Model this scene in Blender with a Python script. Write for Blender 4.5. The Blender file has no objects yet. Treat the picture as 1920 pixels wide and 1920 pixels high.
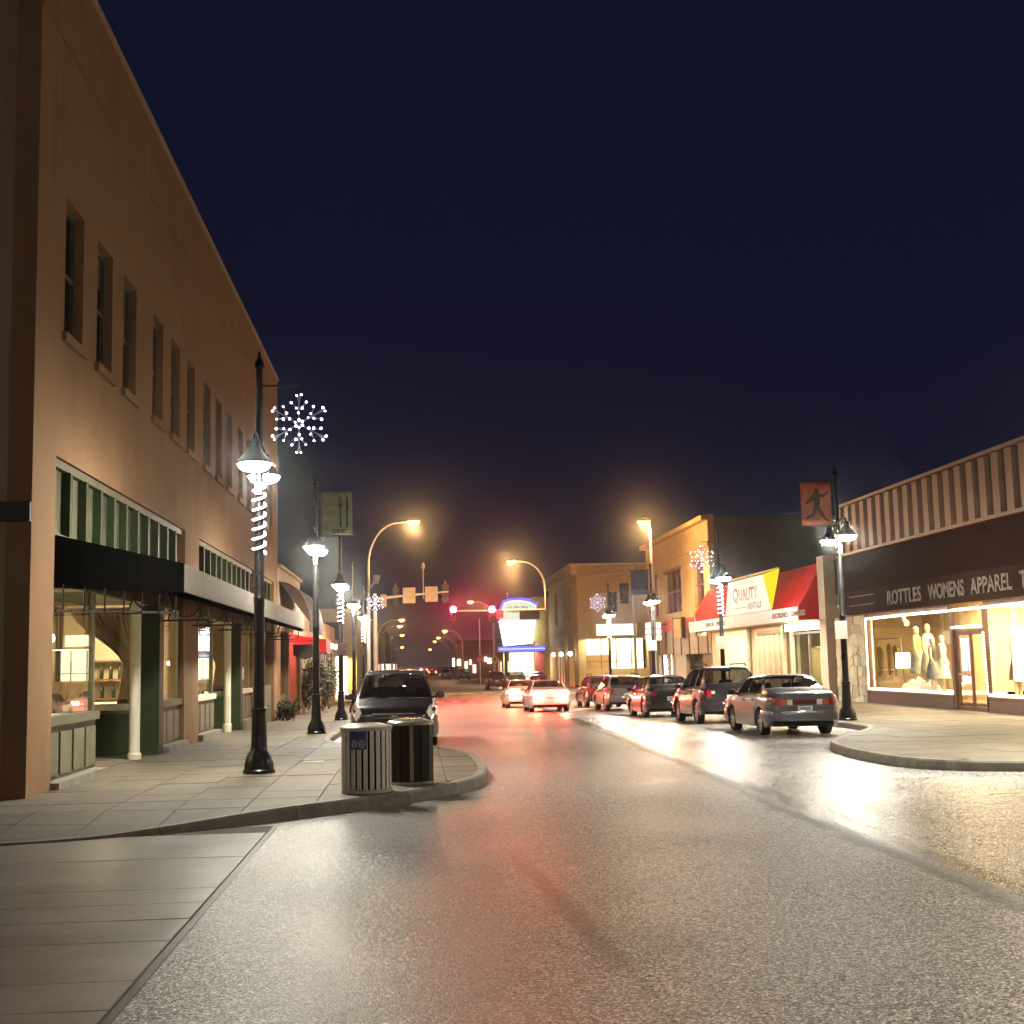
import bpy, math, random
from mathutils import Vector, Matrix
random.seed(7)
sc = bpy.context.scene
R = math.radians

# ---------------------------------------------------------------- camera
FPX, EYE = 2390.0, 1.75                      # focal length in photo pixels, eye height in metres
PITCH, YAW, ROLL = R(6.70), R(4.45), R(1.3)
cam_d = bpy.data.cameras.new('camera')
cam_d.sensor_width = 36.0
cam_d.lens = 36.0 * FPX / 1920.0
cam_d.clip_start, cam_d.clip_end = 0.1, 3000.0
cam = bpy.data.objects.new('camera', cam_d)
sc.collection.objects.link(cam)
cam.matrix_world = (Matrix.Translation((0, 0, EYE)) @ Matrix.Rotation(-YAW, 4, 'Z')
                    @ Matrix.Rotation(R(90) + PITCH, 4, 'X') @ Matrix.Rotation(-ROLL, 4, 'Z'))
sc.camera = cam

# ---------------------------------------------------------------- night sky
wd = bpy.data.worlds.new('World')
sc.world = wd
wd.use_nodes = True
wn = wd.node_tree
wn.nodes.clear()
w_out = wn.nodes.new('ShaderNodeOutputWorld')
w_bg = wn.nodes.new('ShaderNodeBackground')
w_sky = wn.nodes.new('ShaderNodeTexSky')
w_sky.sky_type = 'NISHITA'
w_sky.sun_disc = False
w_sky.sun_elevation = R(-7.0)
w_sky.sun_rotation = R(180)
w_add = wn.nodes.new('ShaderNodeBackground')       # sky glow of the town, even in all directions
w_add.inputs['Color'].default_value = (0.20, 0.215, 0.66, 1)
w_add.inputs['Strength'].default_value = 0.023
w_bg.inputs['Strength'].default_value = 0.06
w_sum = wn.nodes.new('ShaderNodeAddShader')
wn.links.new(w_sky.outputs[0], w_bg.inputs['Color'])
wn.links.new(w_bg.outputs[0], w_sum.inputs[0])
wn.links.new(w_add.outputs[0], w_sum.inputs[1])
wn.links.new(w_sum.outputs[0], w_out.inputs['Surface'])

# ---------------------------------------------------------------- exposure and render
vs = sc.view_settings
vs.view_transform = 'Standard'
vs.look = 'None'
vs.gamma = 1.0
vs.exposure = 0.35
vs.use_curve_mapping = False
cy = sc.cycles
cy.use_denoising = True
try:
    cy.denoiser = 'OPENIMAGEDENOISE'
    cy.denoising_input_passes = 'RGB_ALBEDO_NORMAL'
except Exception:
    pass
cy.max_bounces = 6
cy.diffuse_bounces = 3
cy.glossy_bounces = 3
cy.transmission_bounces = 4
cy.transparent_max_bounces = 10
cy.volume_bounces = 0
cy.caustics_reflective = False
cy.caustics_refractive = False
cy.sample_clamp_indirect = 4.0
cy.sample_clamp_direct = 0.0
cy.use_light_tree = True

# ---------------------------------------------------------------- pixel helpers (photo pixels, 1920 wide)
_GT = [(-80, 0), (20, 0), (31.5, -.07), (43.5, -.25), (55.5, -.43), (67.5, -.56), (85, -.68), (110, -.75), (900, -.8)]
def g(Y):
    """height of the road surface along the street (it falls gently away)"""
    for (a, za), (b, zb) in zip(_GT, _GT[1:]):
        if Y <= b:
            t = min(max((Y - a) / (b - a), 0), 1)
            return za + (zb - za) * t
    return _GT[-1][1]
def ray(px, py):
    d = cam.matrix_world.to_3x3() @ Vector((px - 960, 960 - py, -FPX))
    return d
def at(px, py, X=None, Y=None, z=None):
    d = ray(px, py)
    t = X / d.x if X is not None else (Y / d.y if Y is not None else (z - EYE) / d.z)
    return Vector((0, 0, EYE)) + d * t
def onroad(px, py, dz=0.0):
    y = 20.0
    for i in range(40):
        w = at(px, py, z=g(y) + dz)
        y = .5 * y + .5 * w.y
    return w

# ---------------------------------------------------------------- mesh helpers
COL = sc.collection
ORG = {}
class MB:
    def __init__(s):
        s.v, s.f = [], []
    def add(s, vs_, fs):
        o = len(s.v)
        s.v += [tuple(p) for p in vs_]
        s.f += [tuple(i + o for i in f) for f in fs]
        return s
    def box(s, x0, x1, y0, y1, z0, z1):
        return s.add([(x0, y0, z0), (x1, y0, z0), (x1, y1, z0), (x0, y1, z0), (x0, y0, z1), (x1, y0, z1), (x1, y1, z1), (x0, y1, z1)],
                     [(0, 3, 2, 1), (4, 5, 6, 7), (0, 1, 5, 4), (1, 2, 6, 5), (2, 3, 7, 6), (3, 0, 4, 7)])
    def obox(s, c, ax, ay, az, hx, hy, hz):
        c, ax, ay, az = Vector(c), Vector(ax) * hx, Vector(ay) * hy, Vector(az) * hz
        P = [c + ax * i + ay * j + az * k for k in (-1, 1) for (i, j) in ((-1, -1), (1, -1), (1, 1), (-1, 1))]
        return s.add(P, [(0, 3, 2, 1), (4, 5, 6, 7), (0, 1, 5, 4), (1, 2, 6, 5), (2, 3, 7, 6), (3, 0, 4, 7)])
    def prism(s, poly, d):
        """poly: 3d points (planar), d: extrusion vector"""
        n = len(poly); d = Vector(d)
        P = [Vector(p) for p in poly] + [Vector(p) + d for p in poly]
        return s.add(P, [tuple(range(n))[::-1], tuple(range(n, 2 * n))] + [(i, (i + 1) % n, n + (i + 1) % n, n + i) for i in range(n)])
    def tube(s, path, r, n=8, cap=True):
        path = [Vector(p) for p in path]
        rr = r if isinstance(r, (list, tuple)) else [r] * len(path)
        rings, up = [], None
        for i, p in enumerate(path):
            a = path[max(i - 1, 0)]; b = path[min(i + 1, len(path) - 1)]
            t = (b - a).normalized()
            if up is None:
                up = Vector((0, 0, 1)) if abs(t.z) < .9 else Vector((1, 0, 0))
            u = (up - t * up.dot(t))
            u = u.normalized() if u.length > 1e-6 else Vector((0, 1, 0))
            up = u
            w = t.cross(u)
            rings.append([p + (u * math.cos(k * 2 * math.pi / n) + w * math.sin(k * 2 * math.pi / n)) * rr[i] for k in range(n)])
        P = [q for r_ in rings for q in r_]
        F = [(i * n + k, i * n + (k + 1) % n, (i + 1) * n + (k + 1) % n, (i + 1) * n + k) for i in range(len(path) - 1) for k in range(n)]
        if cap:
            F += [tuple(range(n))[::-1], tuple((len(path) - 1) * n + k for k in range(n))]
        return s.add(P, F)
    def lathe(s, prof, n=16, c=(0, 0, 0), sx=1, sy=1):
        P = [(c[0] + r * sx * math.cos(k * 2 * math.pi / n), c[1] + r * sy * math.sin(k * 2 * math.pi / n), c[2] + z) for r, z in prof for k in range(n)]
        m = len(prof)
        F = [(i * n + k, i * n + (k + 1) % n, (i + 1) * n + (k + 1) % n, (i + 1) * n + k) for i in range(m - 1) for k in range(n)]
        F += [tuple(range(n))[::-1], tuple((m - 1) * n + k for k in range(n))]
        return s.add(P, F)
    def build(s, name, mat=None, parent=None, smooth=False, world=True, bevel=0, recenter=False):
        o0 = ORG.get(parent.name, Vector()) if (parent and world) else Vector()
        loc = Vector()
        V = [Vector(p) - o0 for p in s.v]
        if recenter and V:
            loc = Vector((sum(p.x for p in V) / len(V), sum(p.y for p in V) / len(V), min(p.z for p in V)))
            V = [p - loc for p in V]
        me = bpy.data.meshes.new(name)
        me.from_pydata([tuple(p) for p in V], [], s.f)
        me.update()
        if smooth:
            me.polygons.foreach_set('use_smooth', [True] * len(me.polygons))
            try: me.set_sharp_from_angle(angle=R(38))
            except Exception: pass
        if mat: me.materials.append(mat)
        o = bpy.data.objects.new(name, me)
        COL.objects.link(o)
        o.location = loc
        if parent:
            o.parent = parent
            if world: ORG[o.name] = o0 + loc
        else:
            ORG[o.name] = loc
        if bevel:
            m = o.modifiers.new('bevel', 'BEVEL'); m.width = bevel; m.segments = 2; m.limit_method = 'ANGLE'
        return o
def box(name, mat, parent, *a, **k):
    return MB().box(*a).build(name, mat, parent, **k)
def tag(o, label=None, cat=None, group=None, kind=None):
    if label: o['label'] = label
    if cat: o['category'] = cat
    if group: o['group'] = group
    if kind: o['kind'] = kind
    return o
def thing(name, label, cat, loc=(0, 0, 0), group=None, rz=0):
    o = bpy.data.objects.new(name, None)
    o.empty_display_size = .2
    COL.objects.link(o)
    o.location = loc; o.rotation_euler.z = rz
    ORG[o.name] = Vector(loc)
    return tag(o, label, cat, group)
def copy_tree(o, parent=None):
    c = o.copy(); COL.objects.link(c)
    if parent: c.parent = parent
    ORG[c.name] = ORG.get(o.name, Vector())
    for ch in list(o.children): copy_tree(ch, c)
    return c
def shared(proto, parent, loc=(0, 0, 0), rot=None, scale=None):
    c = proto.copy(); COL.objects.link(c); c.parent = parent; c.location = loc
    if rot is not None: c.rotation_euler = rot
    if scale is not None: c.scale = scale
    return c
def lamp_light(kind, name, parent, loc, power, color, size=.15, **kw):
    d = bpy.data.lights.new(name, kind)
    d.energy = power; d.color = color
    if kind == 'AREA':
        d.shape = 'RECTANGLE'; d.size = size[0]; d.size_y = size[1]
    else:
        d.shadow_soft_size = size
    for k, v in kw.items(): setattr(d, k, v)
    o = bpy.data.objects.new(name, d)
    COL.objects.link(o); o.parent = parent; o.location = loc
    return o
_dg = None
def text(name, body, size, mat, parent, origin, xdir, ydir, width=None, depth=.012, bold=0.0, align='LEFT', sx=1.0):
    cu = bpy.data.curves.new(name, 'FONT')
    cu.body = body; cu.size = size; cu.extrude = depth; cu.offset = bold; cu.align_x = align
    cu.resolution_u = 3
    tmp = bpy.data.objects.new('tmp', cu); COL.objects.link(tmp)
    dg = bpy.context.evaluated_depsgraph_get(); dg.update()
    me = bpy.data.meshes.new_from_object(tmp.evaluated_get(dg))
    bpy.data.objects.remove(tmp)
    xs = [v.co.x for v in me.vertices]
    k = sx if width is None else width / (max(xs) - min(xs))
    x0 = min(xs) if align == 'LEFT' else (max(xs) + min(xs)) / 2
    xd, yd = Vector(xdir).normalized(), Vector(ydir).normalized(); nd = xd.cross(yd)
    o0 = ORG.get(parent.name, Vector())
    for v in me.vertices:
        c = v.co.copy()
        v.co = Vector(origin) - o0 + xd * (c.x - x0) * k + yd * c.y + nd * c.z
    me.materials.clear(); me.materials.append(mat)
    o = bpy.data.objects.new(name, me); COL.objects.link(o); o.parent = parent
    ORG[o.name] = o0
    return o
def cells(u0, u1, v0, v1, holes):
    """rectangle minus rectangular holes -> rectangles"""
    us = sorted({u0, u1, *[h[0] for h in holes], *[h[1] for h in holes]})
    us = [u for u in us if u0 <= u <= u1]
    out = []
    for a, b in zip(us, us[1:]):
        m = (a + b) / 2
        hs = sorted([(h[2], h[3]) for h in holes if h[0] < m < h[1]])
        z = v0
        for (c, d) in hs:
            if c > z + 1e-6: out.append((a, b, z, c))
            z = max(z, d)
        if v1 > z + 1e-6: out.append((a, b, z, v1))
    return out

# ---------------------------------------------------------------- materials
M = {}
def nt(name):
    m = bpy.data.materials.new(name); m.use_nodes = True
    n = m.node_tree; n.nodes.clear()
    out = n.nodes.new('ShaderNodeOutputMaterial')
    return m, n, out
def N(n, t, **kw):
    x = n.nodes.new(t)
    for k, v in kw.items():
        if k in ('operation', 'blend_type', 'data_type', 'feature', 'distance', 'noise_dimensions', 'interpolation_type'): setattr(x, k, v)
        else: x.inputs[k].default_value = v
    return x
def ramp(n, stops):
    r = n.nodes.new('ShaderNodeValToRGB')
    e = r.color_ramp.elements
    while len(e) < len(stops): e.new(.5)
    for k, (p, c) in zip(e, stops):
        k.position = p; k.color = (*c, 1) if len(c) == 3 else c
    return r
def surf(name, col, rough=.6, metal=0, var=.18, scale=3.0, bump=0.0, bscale=40.0, coat=0, spec=.5, dirt=.0, objvar=0.0, fabric=False):
    """painted / plastered / metal surface with tonal variation and fine relief"""
    if name in M: return M[name]
    m, n, out = nt(name)
    p = n.nodes.new('ShaderNodeBsdfPrincipled')
    geo = n.nodes.new('ShaderNodeNewGeometry')
    a = N(n, 'ShaderNodeTexNoise', Scale=scale, Detail=6.0, Roughness=.62)
    n.links.new(geo.outputs['Position'], a.inputs['Vector'])
    lo = tuple(c * (1 - var) for c in col); hi = tuple(min(c * (1 + var), 1) for c in col)
    r = ramp(n, [(.32, lo), (.68, hi)])
    n.links.new(a.outputs['Fac'], r.inputs['Fac'])
    last = r.outputs['Color']
    if dirt:
        b = N(n, 'ShaderNodeTexNoise', Scale=.8, Detail=8.0, Roughness=.7)
        mp = N(n, 'ShaderNodeMapping'); mp.inputs['Scale'].default_value = (1.6, 1.6, .35)
        n.links.new(geo.outputs['Position'], mp.inputs['Vector']); n.links.new(mp.outputs[0], b.inputs['Vector'])
        r2 = ramp(n, [(.45, (1, 1, 1)), (.75, (1 - dirt,) * 3)])
        n.links.new(b.outputs['Fac'], r2.inputs['Fac'])
        mx = N(n, 'ShaderNodeMix', data_type='RGBA', blend_type='MULTIPLY'); mx.inputs['Factor'].default_value = 1
        n.links.new(last, mx.inputs[6]); n.links.new(r2.outputs['Color'], mx.inputs[7]); last = mx.outputs[2]
    if objvar:
        oi = n.nodes.new('ShaderNodeObjectInfo')
        mr = N(n, 'ShaderNodeMapRange'); mr.inputs['To Min'].default_value = 1 - objvar; mr.inputs['To Max'].default_value = 1 + objvar * .6
        n.links.new(oi.outputs['Random'], mr.inputs['Value'])
        mx = N(n, 'ShaderNodeVectorMath', operation='SCALE')
        n.links.new(last, mx.inputs[0]); n.links.new(mr.outputs[0], mx.inputs['Scale']); last = mx.outputs[0]
    n.links.new(last, p.inputs['Base Color'])
    rr = N(n, 'ShaderNodeMapRange'); rr.inputs['To Min'].default_value = max(rough - .1, .03); rr.inputs['To Max'].default_value = min(rough + .1, 1)
    n.links.new(a.outputs['Fac'], rr.inputs['Value']); n.links.new(rr.outputs[0], p.inputs['Roughness'])
    p.inputs['Metallic'].default_value = metal
    p.inputs['Specular IOR Level'].default_value = spec
    p.inputs['Coat Weight'].default_value = coat
    p.inputs['Coat Roughness'].default_value = .06
    if bump:
        c = N(n, 'ShaderNodeTexNoise', Scale=bscale, Detail=5.0, Roughness=.65)
        n.links.new(geo.outputs['Position'], c.inputs['Vector'])
        bp = N(n, 'ShaderNodeBump'); bp.inputs['Strength'].default_value = bump; bp.inputs['Distance'].default_value = .02
        n.links.new(c.outputs['Fac'], bp.inputs['Height']); n.links.new(bp.outputs[0], p.inputs['Normal'])
    n.links.new(p.outputs[0], out.inputs['Surface'])
    M[name] = m
    return m
def glow(name, col, strength):
    if name in M: return M[name]
    m, n, out = nt(name)
    e = N(n, 'ShaderNodeEmission'); e.inputs['Color'].default_value = (*col, 1); e.inputs['Strength'].default_value = strength
    n.links.new(e.outputs[0], out.inputs['Surface'])
    M[name] = m
    return m
def pane(name, tint=(1, 1, 1), refl=.06, rough=.01, dark=0.0):
    """window glass: see-through with a mirror-like film that grows at grazing angles"""
    if name in M: return M[name]
    m, n, out = nt(name)
    t = N(n, 'ShaderNodeBsdfTransparent'); t.inputs['Color'].default_value = (*tint, 1)
    s = N(n, 'ShaderNodeBsdfGlossy'); s.inputs['Roughness'].default_value = rough
    s.inputs['Color'].default_value = (.9, .9, .9, 1)
    fr = N(n, 'ShaderNodeLayerWeight'); fr.inputs['Blend'].default_value = .5
    pw = N(n, 'ShaderNodeMath', operation='POWER'); pw.inputs[1].default_value = 4.0
    n.links.new(fr.outputs['Facing'], pw.inputs[0])
    mp = N(n, 'ShaderNodeMapRange'); mp.inputs['To Min'].default_value = refl; mp.inputs['To Max'].default_value = .9
    n.links.new(pw.outputs[0], mp.inputs['Value'])
    mx = N(n, 'ShaderNodeMixShader')
    n.links.new(mp.outputs[0], mx.inputs[0]); n.links.new(t.outputs[0], mx.inputs[1]); n.links.new(s.outputs[0], mx.inputs[2])
    n.links.new(mx.outputs[0], out.inputs['Surface'])
    M[name] = m
    return m
def asphalt():
    m, n, out = nt('asphalt')
    p = n.nodes.new('ShaderNodeBsdfPrincipled')
    geo = n.nodes.new('ShaderNodeNewGeometry')
    pos = geo.outputs['Position']
    vo = N(n, 'ShaderNodeTexVoronoi', feature='F1'); vo.inputs['Scale'].default_value = 84.0
    n.links.new(pos, vo.inputs['Vector'])
    v2 = N(n, 'ShaderNodeTexVoronoi', feature='F1'); v2.inputs['Scale'].default_value = 27.0
    n.links.new(pos, v2.inputs['Vector'])
    big = N(n, 'ShaderNodeTexNoise', Scale=.35, Detail=7.0, Roughness=.6)
    n.links.new(pos, big.inputs['Vector'])
    sepc = n.nodes.new('ShaderNodeSeparateColor'); n.links.new(vo.outputs['Color'], sepc.inputs[0])
    stone = ramp(n, [(.0, (.026, .025, .026)), (.45, (.125, .12, .118)), (.75, (.30, .288, .28)), (1.0, (.70, .68, .66))])
    n.links.new(sepc.outputs[0], stone.inputs['Fac'])
    tone = ramp(n, [(.3, (.78, .78, .78)), (.7, (1.2, 1.2, 1.2))]); n.links.new(big.outputs['Fac'], tone.inputs['Fac'])
    mx = N(n, 'ShaderNodeMix', data_type='RGBA', blend_type='MULTIPLY'); mx.inputs['Factor'].default_value = 1
    n.links.new(stone.outputs[0], mx.inputs[6]); n.links.new(tone.outputs[0], mx.inputs[7])
    last = mx.outputs[2]
    # wear with shapes of its own: worn tar seam beside the lane and a drip line of oil
    sx = n.nodes.new('ShaderNodeSeparateXYZ'); n.links.new(pos, sx.inputs[0])
    wob = N(n, 'ShaderNodeTexNoise', Scale=.9, Detail=6.0, Roughness=.65); n.links.new(pos, wob.inputs['Vector'])
    def math_(op, a, b):
        q = N(n, 'ShaderNodeMath', operation=op)
        for i, z in enumerate((a, b)):
            if isinstance(z, (int, float)): q.inputs[i].default_value = z
            else: n.links.new(z, q.inputs[i])
        return q.outputs[0]
    # seam: line x = 4.28 (+ far drift)
    drift = math_('MULTIPLY', math_('MAXIMUM', math_('SUBTRACT', sx.outputs['Y'], 15.0), 0.0), .034)
    off = math_('ADD', math_('SUBTRACT', math_('SUBTRACT', sx.outputs['X'], 4.16), drift), math_('MULTIPLY', math_('SUBTRACT', big.outputs['Fac'], .5), .35))
    wave = math_('MULTIPLY', math_('SUBTRACT', wob.outputs['Fac'], .5), .9)
    d1 = math_('ABSOLUTE', math_('ADD', math_('SUBTRACT', off, .17), math_('MULTIPLY', wave, .35)), 0)
    wid = math_('ADD', .06, math_('MULTIPLY', wob.outputs['Fac'], .46))
    seam = N(n, 'ShaderNodeMapRange', interpolation_type='SMOOTHSTEP'); n.links.new(math_('DIVIDE', d1, wid), seam.inputs['Value'])
    seam.inputs['From Min'].default_value = .6; seam.inputs['From Max'].default_value = 1.1; seam.inputs['To Min'].default_value = .28; seam.inputs['To Max'].default_value = 1.0
    # older lighter paving right of the seam
    older = N(n, 'ShaderNodeMapRange'); n.links.new(off, older.inputs['Value']); older.inputs['From Min'].default_value = 0; older.inputs['From Max'].default_value = .25
    older.inputs['To Min'].default_value = 1.0; older.inputs['To Max'].default_value = 1.7
    # oil drip line
    ox = math_('SUBTRACT', sx.outputs['X'], math_('SUBTRACT', 1.62, math_('MULTIPLY', sx.outputs['Y'], .062)))
    d2 = math_('ABSOLUTE', math_('ADD', ox, math_('MULTIPLY', wave, .30)), 0)
    w2 = math_('MULTIPLY', wob.outputs['Fac'], .24)
    oil = N(n, 'ShaderNodeMapRange', interpolation_type='SMOOTHSTEP'); n.links.new(math_('DIVIDE', d2, w2), oil.inputs['Value'])
    oil.inputs['From Min'].default_value = .2; oil.inputs['From Max'].default_value = 1.3; oil.inputs['To Min'].default_value = 1.0; oil.inputs['To Max'].default_value = 0.0
    near = N(n, 'ShaderNodeMapRange', interpolation_type='SMOOTHSTEP'); n.links.new(math_('ABSOLUTE', math_('SUBTRACT', sx.outputs['Y'], 9.3), 0), near.inputs['Value'])
    near.inputs['From Min'].default_value = .6; near.inputs['From Max'].default_value = 4.0; near.inputs['To Min'].default_value = 1.0; near.inputs['To Max'].default_value = .0
    oilf = math_('MULTIPLY', oil.outputs[0], near.outputs[0])
    k = math_('MULTIPLY', math_('MULTIPLY', seam.outputs[0], older.outputs[0]), math_('SUBTRACT', 1.0, math_('MULTIPLY', oilf, .75)))
    sc_ = N(n, 'ShaderNodeVectorMath', operation='SCALE'); n.links.new(last, sc_.inputs[0]); n.links.new(k, sc_.inputs['Scale'])
    n.links.new(sc_.outputs[0], p.inputs['Base Color'])
    # damp: chips glint, roughness varies in patches
    damp = ramp(n, [(.35, (.25,) * 3), (.65, (.38,) * 3)]); n.links.new(big.outputs['Fac'], damp.inputs['Fac'])
    chip = math_('ADD', damp.outputs[0], math_('MULTIPLY', sepc.outputs[1], .14))
    smooth_ = math_('SUBTRACT', 1.0, math_('MULTIPLY', math_('SUBTRACT', older.outputs[0], 1.0), .64))
    n.links.new(math_('MULTIPLY', math_('SUBTRACT', chip, math_('MULTIPLY', oilf, .04)), smooth_), p.inputs['Roughness'])
    p.inputs['Specular IOR Level'].default_value = .45
    hh = math_('ADD', math_('MULTIPLY', vo.outputs['Distance'], -1.0), math_('MULTIPLY', v2.outputs['Distance'], -.5))
    hh = math_('ADD', hh, math_('MULTIPLY', sepc.outputs[2], .35))
    bp = N(n, 'ShaderNodeBump'); bp.inputs['Strength'].default_value = .5; bp.inputs['Distance'].default_value = .006
    n.links.new(math_('MULTIPLY', .5, math_('MULTIPLY', smooth_, math_('SUBTRACT', 1.0, math_('MULTIPLY', oilf, .5)))), bp.inputs['Strength'])
    ctr = N(n, 'ShaderNodeVectorMath', operation='SUBTRACT'); n.links.new(vo.outputs['Color'], ctr.inputs[0]); ctr.inputs[1].default_value = (.5, .5, .5)
    tilt = N(n, 'ShaderNodeVectorMath', operation='SCALE'); n.links.new(ctr.outputs[0], tilt.inputs[0]); n.links.new(math_('MULTIPLY', .30, smooth_), tilt.inputs['Scale'])
    nsum = N(n, 'ShaderNodeVectorMath', operation='ADD'); n.links.new(geo.outputs['Normal'], nsum.inputs[0]); n.links.new(tilt.outputs[0], nsum.inputs[1])
    nn = N(n, 'ShaderNodeVectorMath', operation='NORMALIZE'); n.links.new(nsum.outputs[0], nn.inputs[0]); n.links.new(nn.outputs[0], bp.inputs['Normal'])
    n.links.new(hh, bp.inputs['Height']); n.links.new(bp.outputs[0], p.inputs['Normal'])
    n.links.new(p.outputs[0], out.inputs['Surface'])
    return m
def brick(name, c1, c2, mortar, scale=1.0, axis='YZ'):
    m, n, out = nt(name)
    p = n.nodes.new('ShaderNodeBsdfPrincipled')
    geo = n.nodes.new('ShaderNodeNewGeometry')
    s = n.nodes.new('ShaderNodeSeparateXYZ'); n.links.new(geo.outputs['Position'], s.inputs[0])
    c = n.nodes.new('ShaderNodeCombineXYZ')
    n.links.new(s.outputs[axis[0]], c.inputs[0]); n.links.new(s.outputs[axis[1]], c.inputs[1])
    b = n.nodes.new('ShaderNodeTexBrick')
    b.inputs['Color1'].default_value = (*c1, 1); b.inputs['Color2'].default_value = (*c2, 1); b.inputs['Mortar'].default_value = (*mortar, 1)
    b.inputs['Scale'].default_value = 4.4 * scale; b.inputs['Mortar Size'].default_value = .012
    n.links.new(c.outputs[0], b.inputs['Vector'])
    n.links.new(b.outputs['Color'], p.inputs['Base Color']); p.inputs['Roughness'].default_value = .85
    bp = N(n, 'ShaderNodeBump'); bp.inputs['Strength'].default_value = .5; bp.inputs['Distance'].default_value = .01; bp.invert = True
    n.links.new(b.outputs['Fac'], bp.inputs['Height']); n.links.new(bp.outputs[0], p.inputs['Normal'])
    n.links.new(p.outputs[0], out.inputs['Surface'])
    return m

ASPH = asphalt()
CONC = surf('sidewalk concrete', (.115, .096, .068), .62, var=.26, scale=2.2, bump=.35, bscale=90, dirt=.45, objvar=.14)
APRON = surf('apron concrete', (.34, .33, .30), .36, var=.2, scale=1.4, bump=.10, bscale=70, dirt=.3, objvar=.12)
KERB = surf('kerb concrete', (.20, .185, .15), .65, var=.3, scale=5, bump=.4, bscale=60, dirt=.45, objvar=.15)
STUC = surf('beige stucco', (.255, .15, .082), .88, var=.10, scale=.8, bump=.45, bscale=90, dirt=.22, spec=.2)
STUC2 = surf('cream stucco', (.42, .34, .22), .85, var=.12, scale=1.5, bump=.3, bscale=90, dirt=.2)
TRIM = surf('olive trim paint', (.10, .10, .062), .6, var=.15, bump=.1, spec=.25)
GREEN = surf('dark green trim paint', (.028, .042, .018), .6, var=.2, bump=.1, spec=.2)
CREAM = surf('cream column paint', (.62, .58, .45), .5, var=.1)
BLACK = surf('black awning cloth', (.0015, .0014, .0013), .95, var=.3, bump=.2, bscale=200, spec=.0)
IRON = surf('black lamp post iron', (.006, .006, .007), .30, var=.3, bump=.06, bscale=90, spec=.3)
STEEL = surf('galvanised steel', (.42, .40, .36), .5, metal=.6, var=.15)
ALU = surf('aluminium frame', (.45, .42, .36), .4, metal=.8, var=.1)
DARKIN = surf('dark interior', (.03, .027, .023), .9, var=.3)
WARMIN = surf('warm interior plaster', (.55, .43, .27), .8, var=.15)
WOOD = surf('brown wood', (.13, .065, .03), .5, var=.3, scale=6)
FLOORIN = surf('shop floor', (.25, .19, .12), .5, var=.2)
GLASS = pane('shop window glass', (.96, .98, .96), .05)
DARKGL = surf('dark window glass', (.012, .014, .018), .06, var=.2, spec=.7)
WHITEL = glow('white lamp lens', (1, .94, .78), 400)
SODL = glow('sodium lamp lens', (1, .40, .07), 18)
BULB = glow('cool white bulb', (.80, .76, 1.0), 7)
ROPE = glow('warm white rope light', (1, .95, .85), 9)
WARMB = glow('warm window bulb', (1, .86, .58), 8)
# ================================================================ ground, sidewalks, kerbs
xs = [-700, -60, -20, -6, 0, 6, 12, 20, 60, 700]
ys = [-80, 0, 10, 20, 26, 31.5, 37, 43.5, 49, 55.5, 61, 67.5, 76, 85, 97, 110, 200, 400, 1200]
mb = MB()
mb.add([(x, y, g(y)) for y in ys for x in xs],
       [(j * len(xs) + i, j * len(xs) + i + 1, (j + 1) * len(xs) + i + 1, (j + 1) * len(xs) + i) for j in range(len(ys) - 1) for i in range(len(xs) - 1)])
road = tag(mb.build('road', ASPH), 'wet coarse grey asphalt street with a worn tar seam', kind='structure')

def sstep(a, b, x):
    t = min(max((x - a) / (b - a), 0), 1)
    return t * t * (3 - 2 * t)
def catmull(P, step=.35):
    out = []
    for i in range(len(P) - 1):
        p0, p1, p2, p3 = P[max(i - 1, 0)], P[i], P[i + 1], P[min(i + 2, len(P) - 1)]
        L = math.hypot(p2[0] - p1[0], p2[1] - p1[1])
        n = max(1, int(min(L, 14) / step))
        if L > 14: n = int(L / 1.5)
        for k in range(n):
            t = k / n
            f = lambda a, b, c, d: .5 * (2 * b + (c - a) * t + (2 * a - 5 * b + 4 * c - d) * t * t + (3 * b - a - 3 * c + d) * t ** 3)
            out.append((f(p0[0], p1[0], p2[0], p3[0]), f(p0[1], p1[1], p2[1], p3[1])))
    out.append(P[-1])
    return out
def clip_cell(poly, x0, x1, y0, y1):
    def cut(P, inside, inter):
        out = []
        for i in range(len(P)):
            a, b = P[i - 1], P[i]
            if inside(b):
                if not inside(a): out.append(inter(a, b))
                out.append(b)
            elif inside(a): out.append(inter(a, b))
        return out
    for ax, v, s in ((0, x0, 1), (0, x1, -1), (1, y0, 1), (1, y1, -1)):
        def ins(p): return (p[ax] - v) * s >= 0
        def itr(a, b):
            t = (v - a[ax]) / (b[ax] - a[ax])
            return (a[0] + (b[0] - a[0]) * t, a[1] + (b[1] - a[1]) * t)
        poly = cut(poly, ins, itr)
        if len(poly) < 3: return []
    out = []
    for p in poly:
        if not out or math.hypot(p[0] - out[-1][0], p[1] - out[-1][1]) > 1e-4: out.append(p)
    return out if len(out) >= 3 else []
def area(P):
    return .5 * sum(P[i - 1][0] * P[i][1] - P[i][0] * P[i - 1][1] for i in range(len(P)))

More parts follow.
